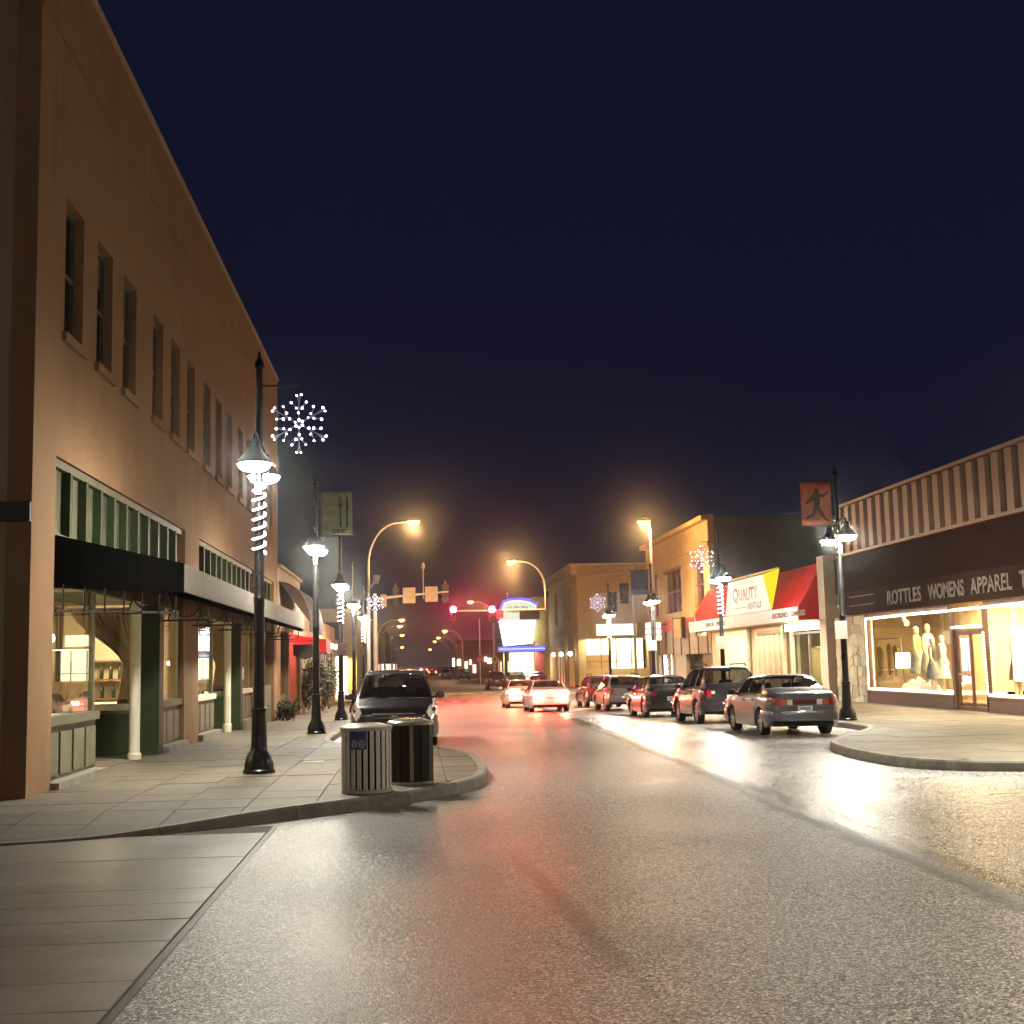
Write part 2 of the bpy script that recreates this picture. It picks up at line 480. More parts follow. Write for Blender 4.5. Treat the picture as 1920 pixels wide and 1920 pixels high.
JOINT = surf('dark joint', (.05, .046, .04), .8, var=.3, scale=8)
def sidewalk(name, label, outline, back, zf, side, xcuts, ycuts):
    """outline: kerb line, back: points closing the polygon, side +1 sidewalk on the left of the line"""
    inner = []
    W = .17
    nrm = []
    for i, p in enumerate(outline):
        a, b = outline[max(i - 1, 0)], outline[min(i + 1, len(outline) - 1)]
        tx, ty = b[0] - a[0], b[1] - a[1]; L = math.hypot(tx, ty)
        nrm.append((-ty / L * side, tx / L * side))
        inner.append((p[0] + nrm[-1][0] * W, p[1] + nrm[-1][1] * W))
    poly = inner + back
    if area(poly) < 0: poly = poly[::-1]
    bed = MB()
    yc = [ycuts[0] + (ycuts[-1] - ycuts[0]) * i / 60 for i in range(61)]
    for y0, y1 in zip(yc, yc[1:]):
        for x0, x1 in zip(xcuts[::2], xcuts[2::2]):
            q = clip_cell(poly, x0, x1, y0, y1)
            if q: bed.add([(x, y, zf(x, y) - .028) for x, y in q], [tuple(range(len(q)))])
    base = tag(bed.build(name, JOINT), label, kind='structure')
    j = .006
    for y0, y1 in zip(ycuts, ycuts[1:]):
        for x0, x1 in zip(xcuts, xcuts[1:]):
            q = clip_cell(poly, x0 + j, x1 - j, y0 + j, y1 - j)
            if not q or area(q) < .03: continue
            n = len(q)
            dz = random.uniform(-.003, .003)
            b = MB().add([(x, y, zf(x, y) + dz) for x, y in q] + [(x, y, zf(x, y) - .04) for x, y in q],
                         [tuple(range(n))] + [((i + 1) % n, i, n + i, n + (i + 1) % n) for i in range(n)])
            b.build('slab', CONC, base)
    # kerb stones
    acc, seg = 0, [0]
    for i in range(1, len(outline)):
        acc += math.hypot(outline[i][0] - outline[i - 1][0], outline[i][1] - outline[i - 1][1])
        seg.append(acc)
    i = 0
    while i < len(outline) - 1:
        k = i + 1
        while k < len(outline) - 1 and seg[k] - seg[i] < 1.5: k += 1
        mbk = MB()
        ring = []
        for q in range(i, k + 1):
            (ox, oy), (nx, ny) = outline[q], nrm[q]
            if q == i or q == k:
                q2 = q + 1 if q == i else q - 1
                dx, dy = outline[q2][0] - ox, outline[q2][1] - oy; L = math.hypot(dx, dy)
                ox, oy = ox + dx / L * .005, oy + dy / L * .005
            zt = zf(ox, oy) + .002
            zb = g(oy) - .05
            r = [(ox, oy, zb), (ox + nx * .012, oy + ny * .012, max(zt - .03, zb + .01)), (ox + nx * .04, oy + ny * .04, zt), (ox + nx * (W - .006), oy + ny * (W - .006), zt), (ox + nx * (W - .006), oy + ny * (W - .006), zb)]
            ring.append(r)
        V = [p for r in ring for p in r]
        F = []
        for a in range(len(ring) - 1):
            for b in range(5):
                f = (a * 5 + b, a * 5 + (b + 1) % 5, (a + 1) * 5 + (b + 1) % 5, (a + 1) * 5 + b)
                F.append(f if side < 0 else f[::-1])
        F += [tuple(range(5)), tuple((len(ring) - 1) * 5 + b for b in range(5))[::-1]]
        mbk.add(V, F).build('kerb_stone', KERB, base)
        i = k
    return base

LK = catmull([(-14, 12.0), (-9, 12.6), (-4.21, 13.53), (-2.23, 14.49), (-.91, 15.64), (.12, 16.85), (.78, 18.0), (1.05, 19.3), (1.10, 21.3), (.96, 23.8), (.2, 26.1), (-.95, 27.5), (-1.75, 28.6), (-1.98, 30.5), (-2.0, 34)]) + [(-2.0, y) for y in range(36, 78, 2)] + catmull([(-2.0, 78), (-2.4, 80.5), (-4, 82.6), (-7, 83.4), (-14, 83.6)])
def edgeY(x):
    best = 12.0
    for (a, b), (c, d) in zip(LK, LK[1:]):
        if a <= x < c and b < 20: return b + (d - b) * (x - a) / (c - a)
    return best if x < 0 else 20
def zL(x, y):
    s = 1 - sstep(-3.6, -1.3, x)
    r = 1 - sstep(0, 1.9, y - edgeY(x)) if (y < 18 and s > 0) else 0
    return g(y) + .15 - .115 * s * r
ycL = [11.4 + .8 * i for i in range(28)]
ycL += [ycL[-1] + 1.6 * i for i in range(1, 33)]
sidewalk('sidewalk_left', 'scored concrete sidewalk with rounded corner kerb beside the stucco building', LK, [(-14, 83.6), (-14, 12.0)], zL, 1,
         [-14, -11, -8.2, -6.8] + [-6.8 + .8 * i for i in range(1, 12)], ycL)
RK = catmull([(34, 15.6), (22, 16.3), (14, 17.0), (10.5, 17.55), (8.78, 18.19), (7.85, 18.75), (7.42, 19.7), (7.38, 21.2), (7.50, 22.5), (7.80, 24.0), (8.67, 25.8), (9.75, 27.7), (10.4, 29.3), (10.6, 31.5), (10.62, 34)]) + [(10.62, y) for y in range(36, 78, 2)] + catmull([(10.62, 78), (11, 80.3), (12.6, 82.4), (16, 83.3), (34, 83.6)])
def zR(x, y):
    k = min(max((x - 10.8) / 3.6, 0), 1) * .92
    if y > 62: k *= 1 - sstep(62, 80, y)
    return g(y) * (1 - k) + .15
ycR = [14.5 + 1.1 * i for i in range(24)]
ycR += [ycR[-1] + 1.8 * i for i in range(1, 26)]
sidewalk('sidewalk_right', 'pale concrete sidewalk with a rounded corner beside the clothes shop', RK, [(34, 83.6), (34, 15.6)], zR, -1,
         [7, 8.2, 9.4, 10.6, 11.7, 12.8, 13.9, 15.0, 18, 22, 28, 34], ycR)

# apron of scored concrete across the alley mouth
ap = tag(MB().box(-16, -1.60, -12, 14.6, -.02, .003).build('concrete_apron', JOINT), 'damp concrete apron scored into strips at the alley mouth', kind='structure')
yv, row = [-3.0], 0
while yv[-1] < 13.9: yv.append(yv[-1] + random.choice([.36, .44, .52, .62]))
for a, b in zip(yv, yv[1:]):
    if b < 3.5: continue
    for x0, x1 in ((-1.6, -4.4), (-4.4, -7.4), (-7.4, -11), (-11, -16)):
        jj = random.choice([.002, .002, .003, .007])
        dz = random.uniform(0, .005)
        MB().box(x1 + .004, x0 - .004, a + jj, b - jj, .0, .013 + dz).build('slab', APRON, ap)
tag(MB().box(-1.595, -1.54, -12, 14.45, -.02, .004).build('road_joint', surf('tar', (.012, .012, .012), .5)), 'black tar joint between apron and asphalt', kind='structure')
# painted stall ticks seen on the sidewalk edge and a scrap of yellow paint by the right kerb
WPAINT = surf('white road paint', (.62, .62, .58), .55, var=.3, scale=9)
YPAINT = surf('yellow road paint', (.55, .42, .10), .55, var=.3, scale=9)
for (px, py, w) in ((604, 1401, 1.0), (588, 1428, .35)):
    c = onroad(px, py, .15)
    box('painted_mark', WPAINT, bpy.data.objects['sidewalk_left'], c.x - w / 2, c.x + w / 2, c.y - .05, c.y + .05, zL(c.x, c.y) + .003, zL(c.x, c.y) + .0075, world=False)
c = onroad(1910, 1486)
box('painted_mark', YPAINT, road, c.x - .35, c.x + .9, c.y - .05, c.y + .05, .001, .005, world=False)
for k in range(9):                                                     # stop line and crosswalk bars before the crossing
    x = 1.2 + k * 1.0
    box('painted_mark', WPAINT, road, x, x + .55, 78.2, 80.8, g(79.5) - .004, g(79.5) + .012, world=False)
for k in range(7):
    x = -1.4 + k * 1.7
    box('painted_mark', WPAINT, road, x, x + .9, 104, 106.4, g(105) - .004, g(105) + .012, world=False)

# ================================================================ street lamps
def lathe_obj(name, prof, mat, parent, n=20, c=(0, 0, 0)):
    return MB().lathe(prof, n, c).build(name, mat, parent, smooth=True, world=False)
def make_lamp():
    t = thing('street_lamp', 'x', 'street lamp')
    lathe_obj('base', [(.245, 0), (.245, .05), (.225, .07), (.222, .16), (.19, .26), (.135, .34), (.125, .40), (.112, .75), (.105, .92), (.12, .93), (.12, .975), (.10, .99)], IRON, t, 24)
    lathe_obj('pole', [(.086, .985), (.080, 2.6), (.086, 2.61), (.086, 2.68), (.078, 2.69), (.066, 4.7), (.075, 4.71), (.075, 4.80), (.055, 4.81), (.05, 6.3)], IRON, t, 16)
    lathe_obj('finial', [(.05, 6.3), (.075, 6.31), (.078, 6.36), (.06, 6.42), (.03, 6.46), (.022, 6.50), (.028, 6.53), (.006, 6.58)], IRON, t, 14)
    for s in (-1, 1):
        MB().tube([(0, s * .05, 5.05), (0, s * .28, 5.16), (0, s * .5, 5.18), (0, s * .62, 5.12), (0, s * .64, 5.03)], .022, 8).build('arm', IRON, t, smooth=True, world=False)
        h = lathe_obj('housing', [(.05, 5.05), (.085, 5.02), (.10, 4.93), (.13, 4.86), (.21, 4.76), (.285, 4.69), (.285, 4.665), (.25, 4.665)], IRON, t, 20, (0, s * .64, 0))
        lathe_obj('lens', [(.245, 4.672), (.235, 4.63), (.19, 4.585), (.11, 4.56), (.02, 4.552)], WHITEL, t, 20, (0, s * .64, 0))
    MB().box(-.05, .05, -.12, -.07, 4.28, 4.46).build('outlet_box', STEEL, t, world=False)
    return t
LAMPW = (1.0, .93, .77)
lamp0 = None
def lamp(x, y, z, label, power=(260, 260)):
    global lamp0
    if lamp0 is None:
        lamp0 = t = make_lamp()
    else:
        src = [c for c in lamp0.children if c.type == 'MESH']
        t = lamp0.copy(); COL.objects.link(t)
        for c in src:
            d = c.copy(); COL.objects.link(d); d.parent = t
    t.location = (x, y, z); ORG[t.name] = Vector((x, y, z))
    tag(t, label, 'street lamp', 'black twin-headed street lamps')
    for s, p in zip((-1, 1), power):
        if p: lamp_light('SPOT', 'lamp_light', t, (0, s * .64, 4.50), p, LAMPW, .13, spot_size=R(142), spot_blend=.6)
    return t
BLK = surf('black bracket steel', (.012, .012, .012), .4)
def bracket(t, z, L):
    MB().tube([(0, 0, z), (L, 0, z)], .014, 6).build('bracket', BLK, t, world=False)
bulb_me = None
def snowflake(x, y, z, r, label, lit=True):
    global bulb_me
    t = thing('snowflake_decoration', label, 'decoration', (x, y, z), 'light-up snowflakes on the street lamps')
    fr = MB()
    pts = []
    fr.tube([(-.62, .01, .35), (-.62, .01, -.38)], .006, 5)
    for k in range(6):
        a = R(90 + 60 * k); u = Vector((math.cos(a), 0, math.sin(a))); v = Vector((-math.sin(a), 0, math.cos(a)))
        fr.tube([u * .02, u * r * .98], .009, 5)
        for s in (-1, 1):
            fr.tube([u * r * .45, u * r * .72 + v * r * .24 * s], .008, 5)
            fr.tube([u * r * .70, u * r * .98 + v * r * .06 * s], .008, 5)
        pts += [u * r * .13, u * r * .36 + v * .01, u * r * .52 + v * r * .1, u * r * .52 - v * r * .1, u * r * .72 + v * r * .24, u * r * .72 - v * r * .24, u * r * .98 + v * r * .07, u * r * .98 - v * r * .07]
    fr.build('frame', surf('snowflake wire', (.30, .30, .34), .4, metal=.5), t, world=False)
    if bulb_me is None:
        bulb_me = MB().lathe([(.004, -.024), (.018, -.012), (.021, .004), (.013, .02), (.003, .026)], 7).build('bulb', BULB, t, smooth=True, world=False)
        bulb_me.location = pts[0]
        pts = pts[1:]
    for p in pts:
        shared(bulb_me, t, p + Vector((random.uniform(-.008, .008), -.012, random.uniform(-.008, .008))), (random.uniform(0, 3), random.uniform(0, 3), 0), (random.uniform(.65, 1.0),) * 3)
    return t
def spiral(x, y, z0, z1, turns, label, base):
    P = []
    n = int(turns * 14)
    for i in range(n + 1):
        a = 2 * math.pi * turns * i / n + random.uniform(-.04, .04)
        zz = z0 + (z1 - z0) * i / n
        rr = .098 + (.03 if zz - base > 4.45 else 0) + random.uniform(-.004, .004)
        P.append((rr * math.cos(a), rr * math.sin(a), zz - base + .03 * math.sin(a * 1.0)))
    t = MB().tube(P, .016, 6).build('rope_light', ROPE, None, smooth=True, world=False)
    t.location = (x, y, base)
    return tag(t, label, 'rope light', 'rope lights wound round the lamp posts')

def LZ(x, y): return zL(x, y) - .002
lamps = {}
L_SPOTS = [('L1', -2.40, 20.0, 'black lamp post with lit snowflake by the two trash cans', (170, 170)),
           ('L2', -2.51, 32.8, 'black lamp post carrying the fork and knife banner', (260, 260)),
           ('L3', -2.60, 45.2, 'black lamp post wound with rope light opposite the pink lit doorway', (260, 260)),
           ('L4', -2.68, 56.5, 'unbannered black lamp post between the pink doorway and the traffic pole', (220, 0)),
           ('L5', -2.72, 68.0, 'black rope-lit lamp post nearest the traffic pole by the crossing', (220, 0))]
for k, x, y, lab, pw in L_SPOTS:
    lamps[k] = lamp(x, y, LZ(x, y), lab, pw)
R_SPOTS = [('R1', 10.98, 32.2, 'black lamp post carrying the red dancer banner by the clothes shop', (900, 900)),
           ('R2', 10.98, 45.3, 'black lamp post wound with rope light before the red awning shop', (1000, 1000)),
           ('R3', 10.98, 58.7, 'black lamp post carrying a dark blue banner', (1000, 1000)),
           ('R4', 10.98, 72.0, 'black lamp post with snowflake in front of the lit brick corner building', (900, 0))]
for k, x, y, lab, pw in R_SPOTS:
    lamps[k] = lamp(x, y, zR(x, y) - .002, lab, pw)
# the same row goes on behind the photographer
lamp(-2.5, -6.0, .15, 'black lamp post on the near side of the alley mouth behind the viewpoint', (320, 320))
lamp(11.2, 19.2, .15, 'black lamp post on the corner in front of the clothes shop end', (1500, 1500))
lamp(11.2, 2.0, .15, 'black lamp post further back along the clothes shop side', (5200, 5200))
for k, sgn in (('L1', 1), ('L3', 1), ('L5', 1), ('R2', -1), ('R4', -1)):
    bracket(lamps[k], 6.02, .62 * sgn); bracket(lamps[k], 5.25, .05 * sgn)
for k, sgn in (('L2', 1), ('R1', -1), ('R3', -1)):
    bracket(lamps[k], 6.16, 1.0 * sgn); bracket(lamps[k], 5.0, 1.0 * sgn)
def flake_at(k, sgn, lab):
    l = lamps[k].location
    f = snowflake(l.x + .62 * sgn, l.y - .03, l.z + 5.40, .47, lab)
    if sgn < 0: f.rotation_euler.z = math.pi
flake_at('L1', 1, 'glowing white snowflake on the lamp post by the trash cans')
flake_at('L5', 1, 'small glowing snowflake beside the traffic pole by the crossing')
flake_at('R2', -1, 'glowing white snowflake on the lamp post before the red awning shop')
flake_at('R4', -1, 'glowing white snowflake in front of the lit brick corner building')
for k, lab in (('L1', 'coiled white rope light on the lamp post by the trash cans'), ('L3', 'coiled white rope light on the post opposite the pink doorway'), ('L5', 'coiled white rope light on the post nearest the traffic pole'),
               ('R2', 'coiled white rope light on the post before the red awning shop'), ('R4', 'coiled white rope light on the post by the brick corner building')):
    l = lamps[k].location
    spiral(l.x, l.y, l.z + 3.36, l.z + 4.5, 7.5, lab, l.z)

# ---------------------------------------------------------------- banners
def banner(k, sgn, label, mat):
    l = lamps[k].location
    x0, x1 = sorted((l.x + .14 * sgn, l.x + .94 * sgn))
    t = thing('street_banner', label, 'banner', (l.x + .54 * sgn, l.y, l.z + 5.02), 'cloth banners on the lamp posts')
    P = []
    n = 8
    for j in range(n + 1):
        for i in range(n + 1):
            u, v = i / n, j / n
            P.append((x0 + (x1 - x0) * u, l.y - .006 + .012 * math.sin(u * 5 + v * 2), l.z + 5.02 + 1.12 * v))
    F = [(j * (n + 1) + i, j * (n + 1) + i + 1, (j + 1) * (n + 1) + i + 1, (j + 1) * (n + 1) + i) for j in range(n) for i in range(n)]
    o = MB().add(P, F).build('cloth', mat, t, smooth=True)
    s = o.modifiers.new('thick', 'SOLIDIFY'); s.thickness = .006; s.offset = 0
    return t, x0, x1, l.y - .03, l.z + 5.02
INK = surf('banner ink', (.02, .022, .015), .8)
t, x0, x1, yy, z0 = banner('L2', 1, 'pale green banner with black fork and knife', surf('pale green banner cloth', (.20, .22, .10), .8, var=.25, scale=5))
xf, xk = x0 + .50, x0 + .66
mb = MB().box(xf - .014, xf + .014, yy, yy + .005, z0 + .22, z0 + .72).box(xf - .045, xf + .045, yy, yy + .005, z0 + .72, z0 + .80)
for d in (-.036, -.012, .012, .036): mb.box(xf + d - .006, xf + d + .006, yy, yy + .005, z0 + .80, z0 + .98)
mb.box(xf - .022, xf + .022, yy, yy + .005, z0 + .20, z0 + .44)
mb.build('fork_print', INK, t)
MB().prism([(xk - .02, yy, z0 + .2), (xk + .025, yy, z0 + .2), (xk + .022, yy, z0 + .6), (xk + .05, yy, z0 + .7), (xk + .045, yy, z0 + .92), (xk + .01, yy, z0 + 1.0), (xk - .015, yy, z0 + 1.0), (xk - .018, yy, z0 + .6)], (0, .005, 0)).build('knife_print', INK, t)
text('lettering', 'DINE', .14, INK, t, (x0 + .30, yy, z0 + .05), (1, 0, 0), (0, 0, 1), depth=.003, bold=.004)
t, x0, x1, yy, z0 = banner('R1', -1, 'orange red banner with a dark dancing figure', surf('orange red banner cloth', (.42, .10, .05), .8, var=.25, scale=5))
INK2 = surf('dark red ink', (.07, .018, .015), .8)
fx = (x0 + x1) / 2
mb = MB()
for P in ([(-.06, .90), (0, .98), (.07, .93), (.06, .84), (-.03, .82)], [(-.10, .84), (.07, .84), (.10, .60), (.06, .44), (-.07, .44), (-.06, .62)], [(-.07, .46), (.05, .46), (-.10, .22), (-.26, .14), (-.30, .19), (-.14, .29)],
          [(-.02, .47), (.08, .47), (.20, .24), (.33, .10), (.28, .06), (.12, .22)], [(.05, .82), (.20, .80), (.33, .88), (.34, .84), (.2, .74), (.08, .72)], [(-.09, .82), (-.2, .66), (-.3, .58), (-.28, .54), (-.15, .60), (-.06, .70)]):
    mb.prism([(fx + a, yy, z0 + b) for a, b in P], (0, .005, 0)); yy -= .0012
mb.build('dancer_print', INK2, t)
t, x0, x1, yy, z0 = banner('R3', -1, 'dark blue banner with a wavy lower band', surf('dark blue banner cloth', (.03, .05, .12), .8, var=.25, scale=5))
MB().prism([(x0 + .03, yy, z0 + .06), (x1 - .03, yy, z0 + .06), (x1 - .03, yy, z0 + .2), (x1 - .25, yy, z0 + .28), (x1 - .5, yy, z0 + .2), (x0 + .03, yy, z0 + .24)], (0, .005, 0)).build('wave_print', surf('light blue ink', (.10, .14, .24), .8), t)
# small signs strapped to the lamp posts
def post_sign(k, px, py, w, h, col, label, dx=0):
    l = lamps[k].location
    c = at(px, py, Y=l.y - .13)
    t = thing('parking_sign', label, 'sign', (c.x, c.y, c.z - h / 2), 'small plates strapped to lamp posts')
    MB().box(c.x - w / 2, c.x + w / 2, c.y - .004, c.y + .004, c.z - h / 2, c.z + h / 2).build('plate', surf('sign plate ' + label, col, .5, var=.15, scale=12), t)
    for z in (-h * .3, h * .3): MB().box(c.x - .06, c.x + .06, c.y + .005, l.y - .03, c.z + z - .012, c.z + z + .012).build('strap', STEEL, t)
post_sign('R1', 1577, 1181, .32, .46, (.45, .42, .36), 'pale plate strapped to the dancer banner post')
post_sign('R2', 1351, 1205, .32, .46, (.30, .33, .26), 'grey green plate strapped to the rope-lit post before the awning')
post_sign('R3', 1223, 1210, .40, .46, (.42, .44, .40), 'pale grey plate strapped to the blue banner post')
post_sign('L3', 640, 1217, .30, .42, (.05, .03, .025), 'dark plate strapped to the post opposite the pink doorway')

# ================================================================ trash cans
def trash_can(x, y, r, h, label, slat_m, rim_m, inner_m, n, gap):
    z = zL(x, y)
    t = thing('trash_can', label, 'trash can', (x, y, z), 'slatted trash cans on the corner')
    L = lambda prof, nm, m, k=40: MB().lathe(prof, k).build(nm, m, t, smooth=True, world=False)
    L([(r - .02, .0), (r + .004, .005), (r + .006, .045), (r - .015, .05)], 'base_ring', rim_m)
    L([(r - .055, .02), (r - .055, h - .05)], 'liner', inner_m, 24)
    top = L([(r + .008, h - .055), (r + .016, h - .05), (r + .018, h - .015), (r + .004, h), (r - .06, h + .012), (r - .12, h + .03), (r - .17, h + .03), (r - .17, h - .04)], 'lid', rim_m)
    for k in range(n):
        a = 2 * math.pi * k / n
        w = math.pi * r / n * (1 - gap)
        u, v = Vector((math.cos(a), math.sin(a), 0)), Vector((-math.sin(a), math.cos(a), 0))
        b = MB()
        b.obox(u * (r - .006) + Vector((0, 0, h / 2)), u, v, (0, 0, 1), .007, w, h / 2 - .05)
        b.build('slat', slat_m, t, world=False)
    return t, z
TANS = surf('tan painted steel slat', (.62, .59, .54), .45, var=.15, scale=14, dirt=.2)
t, z = trash_can(-.64, 16.60, .315, .83, 'pale slatted round trash can with a blue sticker', TANS, surf('pale steel rim', (.48, .44, .37), .35, var=.2), BLACK, 24, .34)
cz = z
c = Vector((-.64, 16.60, 0))
BLUE = surf('blue sticker', (.045, .07, .20), .4, var=.15)
a0 = math.atan2(-16.6, .64 - .32)
P, F = [], []
for j in range(2):
    for i in range(9):
        a = a0 + R(-26 + 40 * i / 8) - R(12)
        P.append((.324 * math.cos(a), .324 * math.sin(a), .55 + .24 * j))
F = [(i, i + 1, 10 + i, 9 + i) for i in range(8)]
st = MB().add(P, F).build('sticker', BLUE, t, world=False)
PALE = surf('pale sticker print', (.45, .42, .40), .5)
def on_can(u, zz, rr=.3265):
    a = a0 - R(12) + R(-26 + 40 * u)
    return Vector((rr * math.cos(a), rr * math.sin(a), zz))
for cu in (.30, .72):
    ring = [on_can(cu + .15 * math.cos(q * math.pi / 8), .62 + .046 * math.sin(q * math.pi / 8)) for q in range(17)]
    MB().tube(ring, .006, 5).build('recycling_mark', PALE, t, world=False)
    MB().tube([on_can(cu - .09, .605), on_can(cu, .65), on_can(cu + .09, .605), on_can(cu - .09, .605)], .006, 5).build('recycling_mark', PALE, t, world=False)
MB().tube([on_can(.08, .735), on_can(.3, .755), on_can(.5, .72), on_can(.72, .745), on_can(.92, .73)], .008, 5).build('sticker_scroll', surf('dark sticker print', (.02, .025, .06), .5), t, world=False)
DKS = surf('dark brown steel slat', (.012, .008, .008), .5, var=.3, scale=10, spec=.2)
t, z = trash_can(-.08, 17.52, .30, .84, 'dark brown slatted round trash can with a bright rim', DKS, surf('bright rim steel', (.40, .36, .30), .25, metal=.6, var=.2), BLACK, 14, .10)
a = math.atan2(-17.5, .08 + .0) + R(2)
u = Vector((math.cos(a), math.sin(a), 0)); v = Vector((-u.y, u.x, 0))
MB().obox(u * .308 + Vector((0, 0, .42)), u, v, (0, 0, 1), .003, .024, .36).build('pale_strip', surf('pale strip', (.20, .16, .13), .5), t, world=False)
# ================================================================ left: two-storey stucco building
B = thing('stucco_building', 'two-storey beige stucco building with tall upper windows and dark street canopy', 'building', (-5, 17.05, 0))
FX = -5.0
wins = [18.42, 20.30, 22.15, 24.65, 26.52, 28.40, 30.65, 32.52, 34.40, 36.65, 38.52, 40.40, 42.65, 44.50]
WZ0, WZ1, WW = 6.62, 8.66, 1.02
bays = [(18.15, 28.3), (30.1, 40.3), (42.1, 46.0)]
TOPZ = 12.35
mb = MB()
for y0, y1, z0, z1 in cells(17.05, 47.2, 4.78, TOPZ, [(w, w + WW, WZ0, WZ1) for w in wins]):
    mb.box(FX - .32, FX, y0, y1, z0, z1)
prev = 17.05
for a, b in bays + [(47.2, 47.2)]:
    if a > prev: mb.box(FX - .32, FX, prev, a, -.6, 4.78)
    prev = b
mb.build('front_wall', STUC, B)
STUC3 = surf('side wall stucco', (.30, .235, .16), .88, var=.12, scale=1.3, bump=.35, bscale=120, dirt=.3)  # side wall stucco, a paler and greyer tone than the front
box('side_wall', STUC3, B, -34, FX - .322, 17.05, 17.35, -.6, TOPZ)
box('side_ledge', surf('dark brown ledge', (.05, .035, .025), .7), B, -34, FX - .002, 16.97, 17.048, 3.72, 3.98)
box('side_wall', STUC, B, -34, FX - .322, 46.9, 47.2, -.6, TOPZ)
box('roof', DARKIN, B, -34, FX - .322, 17.35, 46.9, TOPZ - .4, TOPZ - .1)
cop = MB()
for y in range(0, 15): cop.box(FX - .36, FX + .05, 17.0 + y * 2.02, 17.0 + y * 2.02 + 2.01, TOPZ, TOPZ + .10)
cop.build('coping', surf('coping stone', (.34, .26, .17), .8, var=.15), B)
box('parapet_band', STUC, B, FX, FX + .035, 17.05, 47.2, 10.9, 11.02)
SASH = surf('upper sash paint', (.10, .085, .06), .6)
for w in wins:
    p = MB().box(FX - .20, FX - .19, w, w + WW, WZ0, WZ1).build('window', DARKGL, B)
    f = MB()
    f.box(FX - .19, FX - .13, w, w + .07, WZ0, WZ1).box(FX - .19, FX - .13, w + WW - .07, w + WW, WZ0, WZ1)
    f.box(FX - .19, FX - .13, w + .07, w + WW - .07, WZ0, WZ0 + .08).box(FX - .19, FX - .13, w + .07, w + WW - .07, WZ1 - .08, WZ1).box(FX - .185, FX - .14, w + .07, w + WW - .07, (WZ0 + WZ1) / 2 - .03, (WZ0 + WZ1) / 2 + .03)
    f.build('frame', SASH, p)
    MB().box(FX - .13, FX + .07, w - .10, w + WW + .10, WZ0 - .14, WZ0 - .002).build('sill', STUC, p)
BLIND = surf('old window blind', (.10, .085, .06), .9, var=.2, spec=.1)
for i, w in enumerate(wins):
    hgt = [0, .5, .9, 0, 1.4, .3, 0, .8, 1.1, 0, .6, 1.6, .4, 0][i]
    if hgt: box('blind', BLIND, B, FX - .188, FX - .184, w + .09, w + WW - .09, WZ1 - .09 - hgt, WZ1 - .085)
for y in (17.9, 24.0, 30.1, 36.2, 42.3):                            # thin control joints / downpipe stains in the plaster
    box('plaster_joint', STUC3, B, FX, FX + .008, y, y + .025, 9.1, 12.3)
# transoms
PANEG = surf('ribbed transom glass', (.11, .105, .075), .35, var=.3, scale=2, spec=.3)
for a, b in bays:
    n = max(3, round((b - a) / .92)); st = (b - a) / n
    box('transom_frame', TRIM, B, FX - .22, FX - .06, a, b, 4.66, 4.778); box('transom_frame', TRIM, B, FX - .22, FX - .02, a, b, 3.60, 3.70)
    for k in range(n):
        y = a + k * st
        box('transom_pane', PANEG, B, FX - .17, FX - .16, y + .09, y + st - .05, 3.70, 4.66)
        box('mullion', GREEN, B, FX - .21, FX - .03, y - .045, y + .09, 3.70, 4.66)
    box('header', GREEN, B, FX - .25, FX - .10, a, b, 3.02, 3.60)
# canopy: plain fascia, black cloth on the corner end
CANF = surf('weathered canopy fascia', (.042, .044, .027), .7, var=.25, scale=2.5, dirt=.3)
box('canopy_roof', BLACK, B, FX + .0, -3.95, 22.1, 46.4, 3.40, 3.47)
for k in range(12):
    y = 22.02 + k * 2.03
    box('canopy_fascia', CANF, B, -3.95, -3.90, y, y + 2.02, 3.06, 3.53)
MB().prism([(FX, 18.2, 3.66), (-3.9, 22.0, 3.54), (-3.9, 22.0, 3.04), (FX, 18.2, 2.92)], (-.05, .03, 0)).build('awning_cloth', BLACK, B)
MB().add([(FX, 18.2, 3.63), (-3.92, 22.0, 3.50), (FX, 22.1, 3.50)], [(0, 1, 2)]).build('awning_top', BLACK, B)
box('canopy_beam', BLACK, B, -4.1, -4.02, 22.1, 46.4, 3.0, 3.38)
for y in (22.3, 25.9, 29.2, 33.1, 37.6, 41.2, 45.6):                # ironwork brackets under the canopy
    m = MB().tube([(FX, y, 2.72), (-4.1, y, 2.72)], .018, 6).tube([(FX, y, 3.36), (-4.1, y, 3.36)], .018, 6).tube([(-4.1, y, 2.72), (-4.1, y, 3.36)], .018, 6)
    m.tube([(-4.55 + .26 * math.cos(q * .524), y, 3.04 + .26 * math.sin(q * .524)) for q in range(13)], .014, 6)
    m.tube([(-4.9, y, 2.74), (-4.8, y, 3.0), (-4.9, y, 3.3)], .014, 6)
    m.build('iron_bracket', IRON, B, smooth=True)
m = MB().tube([(FX, 18.25, 2.60), (-3.98, 21.9, 2.70)], .018, 6)
for q in range(7):
    y = 18.4 + q * .55; x = FX + (y - 18.2) * .29
    m.tube([(x, y, 2.62), (x, y, 2.98)], .014, 6)
m.build('iron_rail', IRON, B)

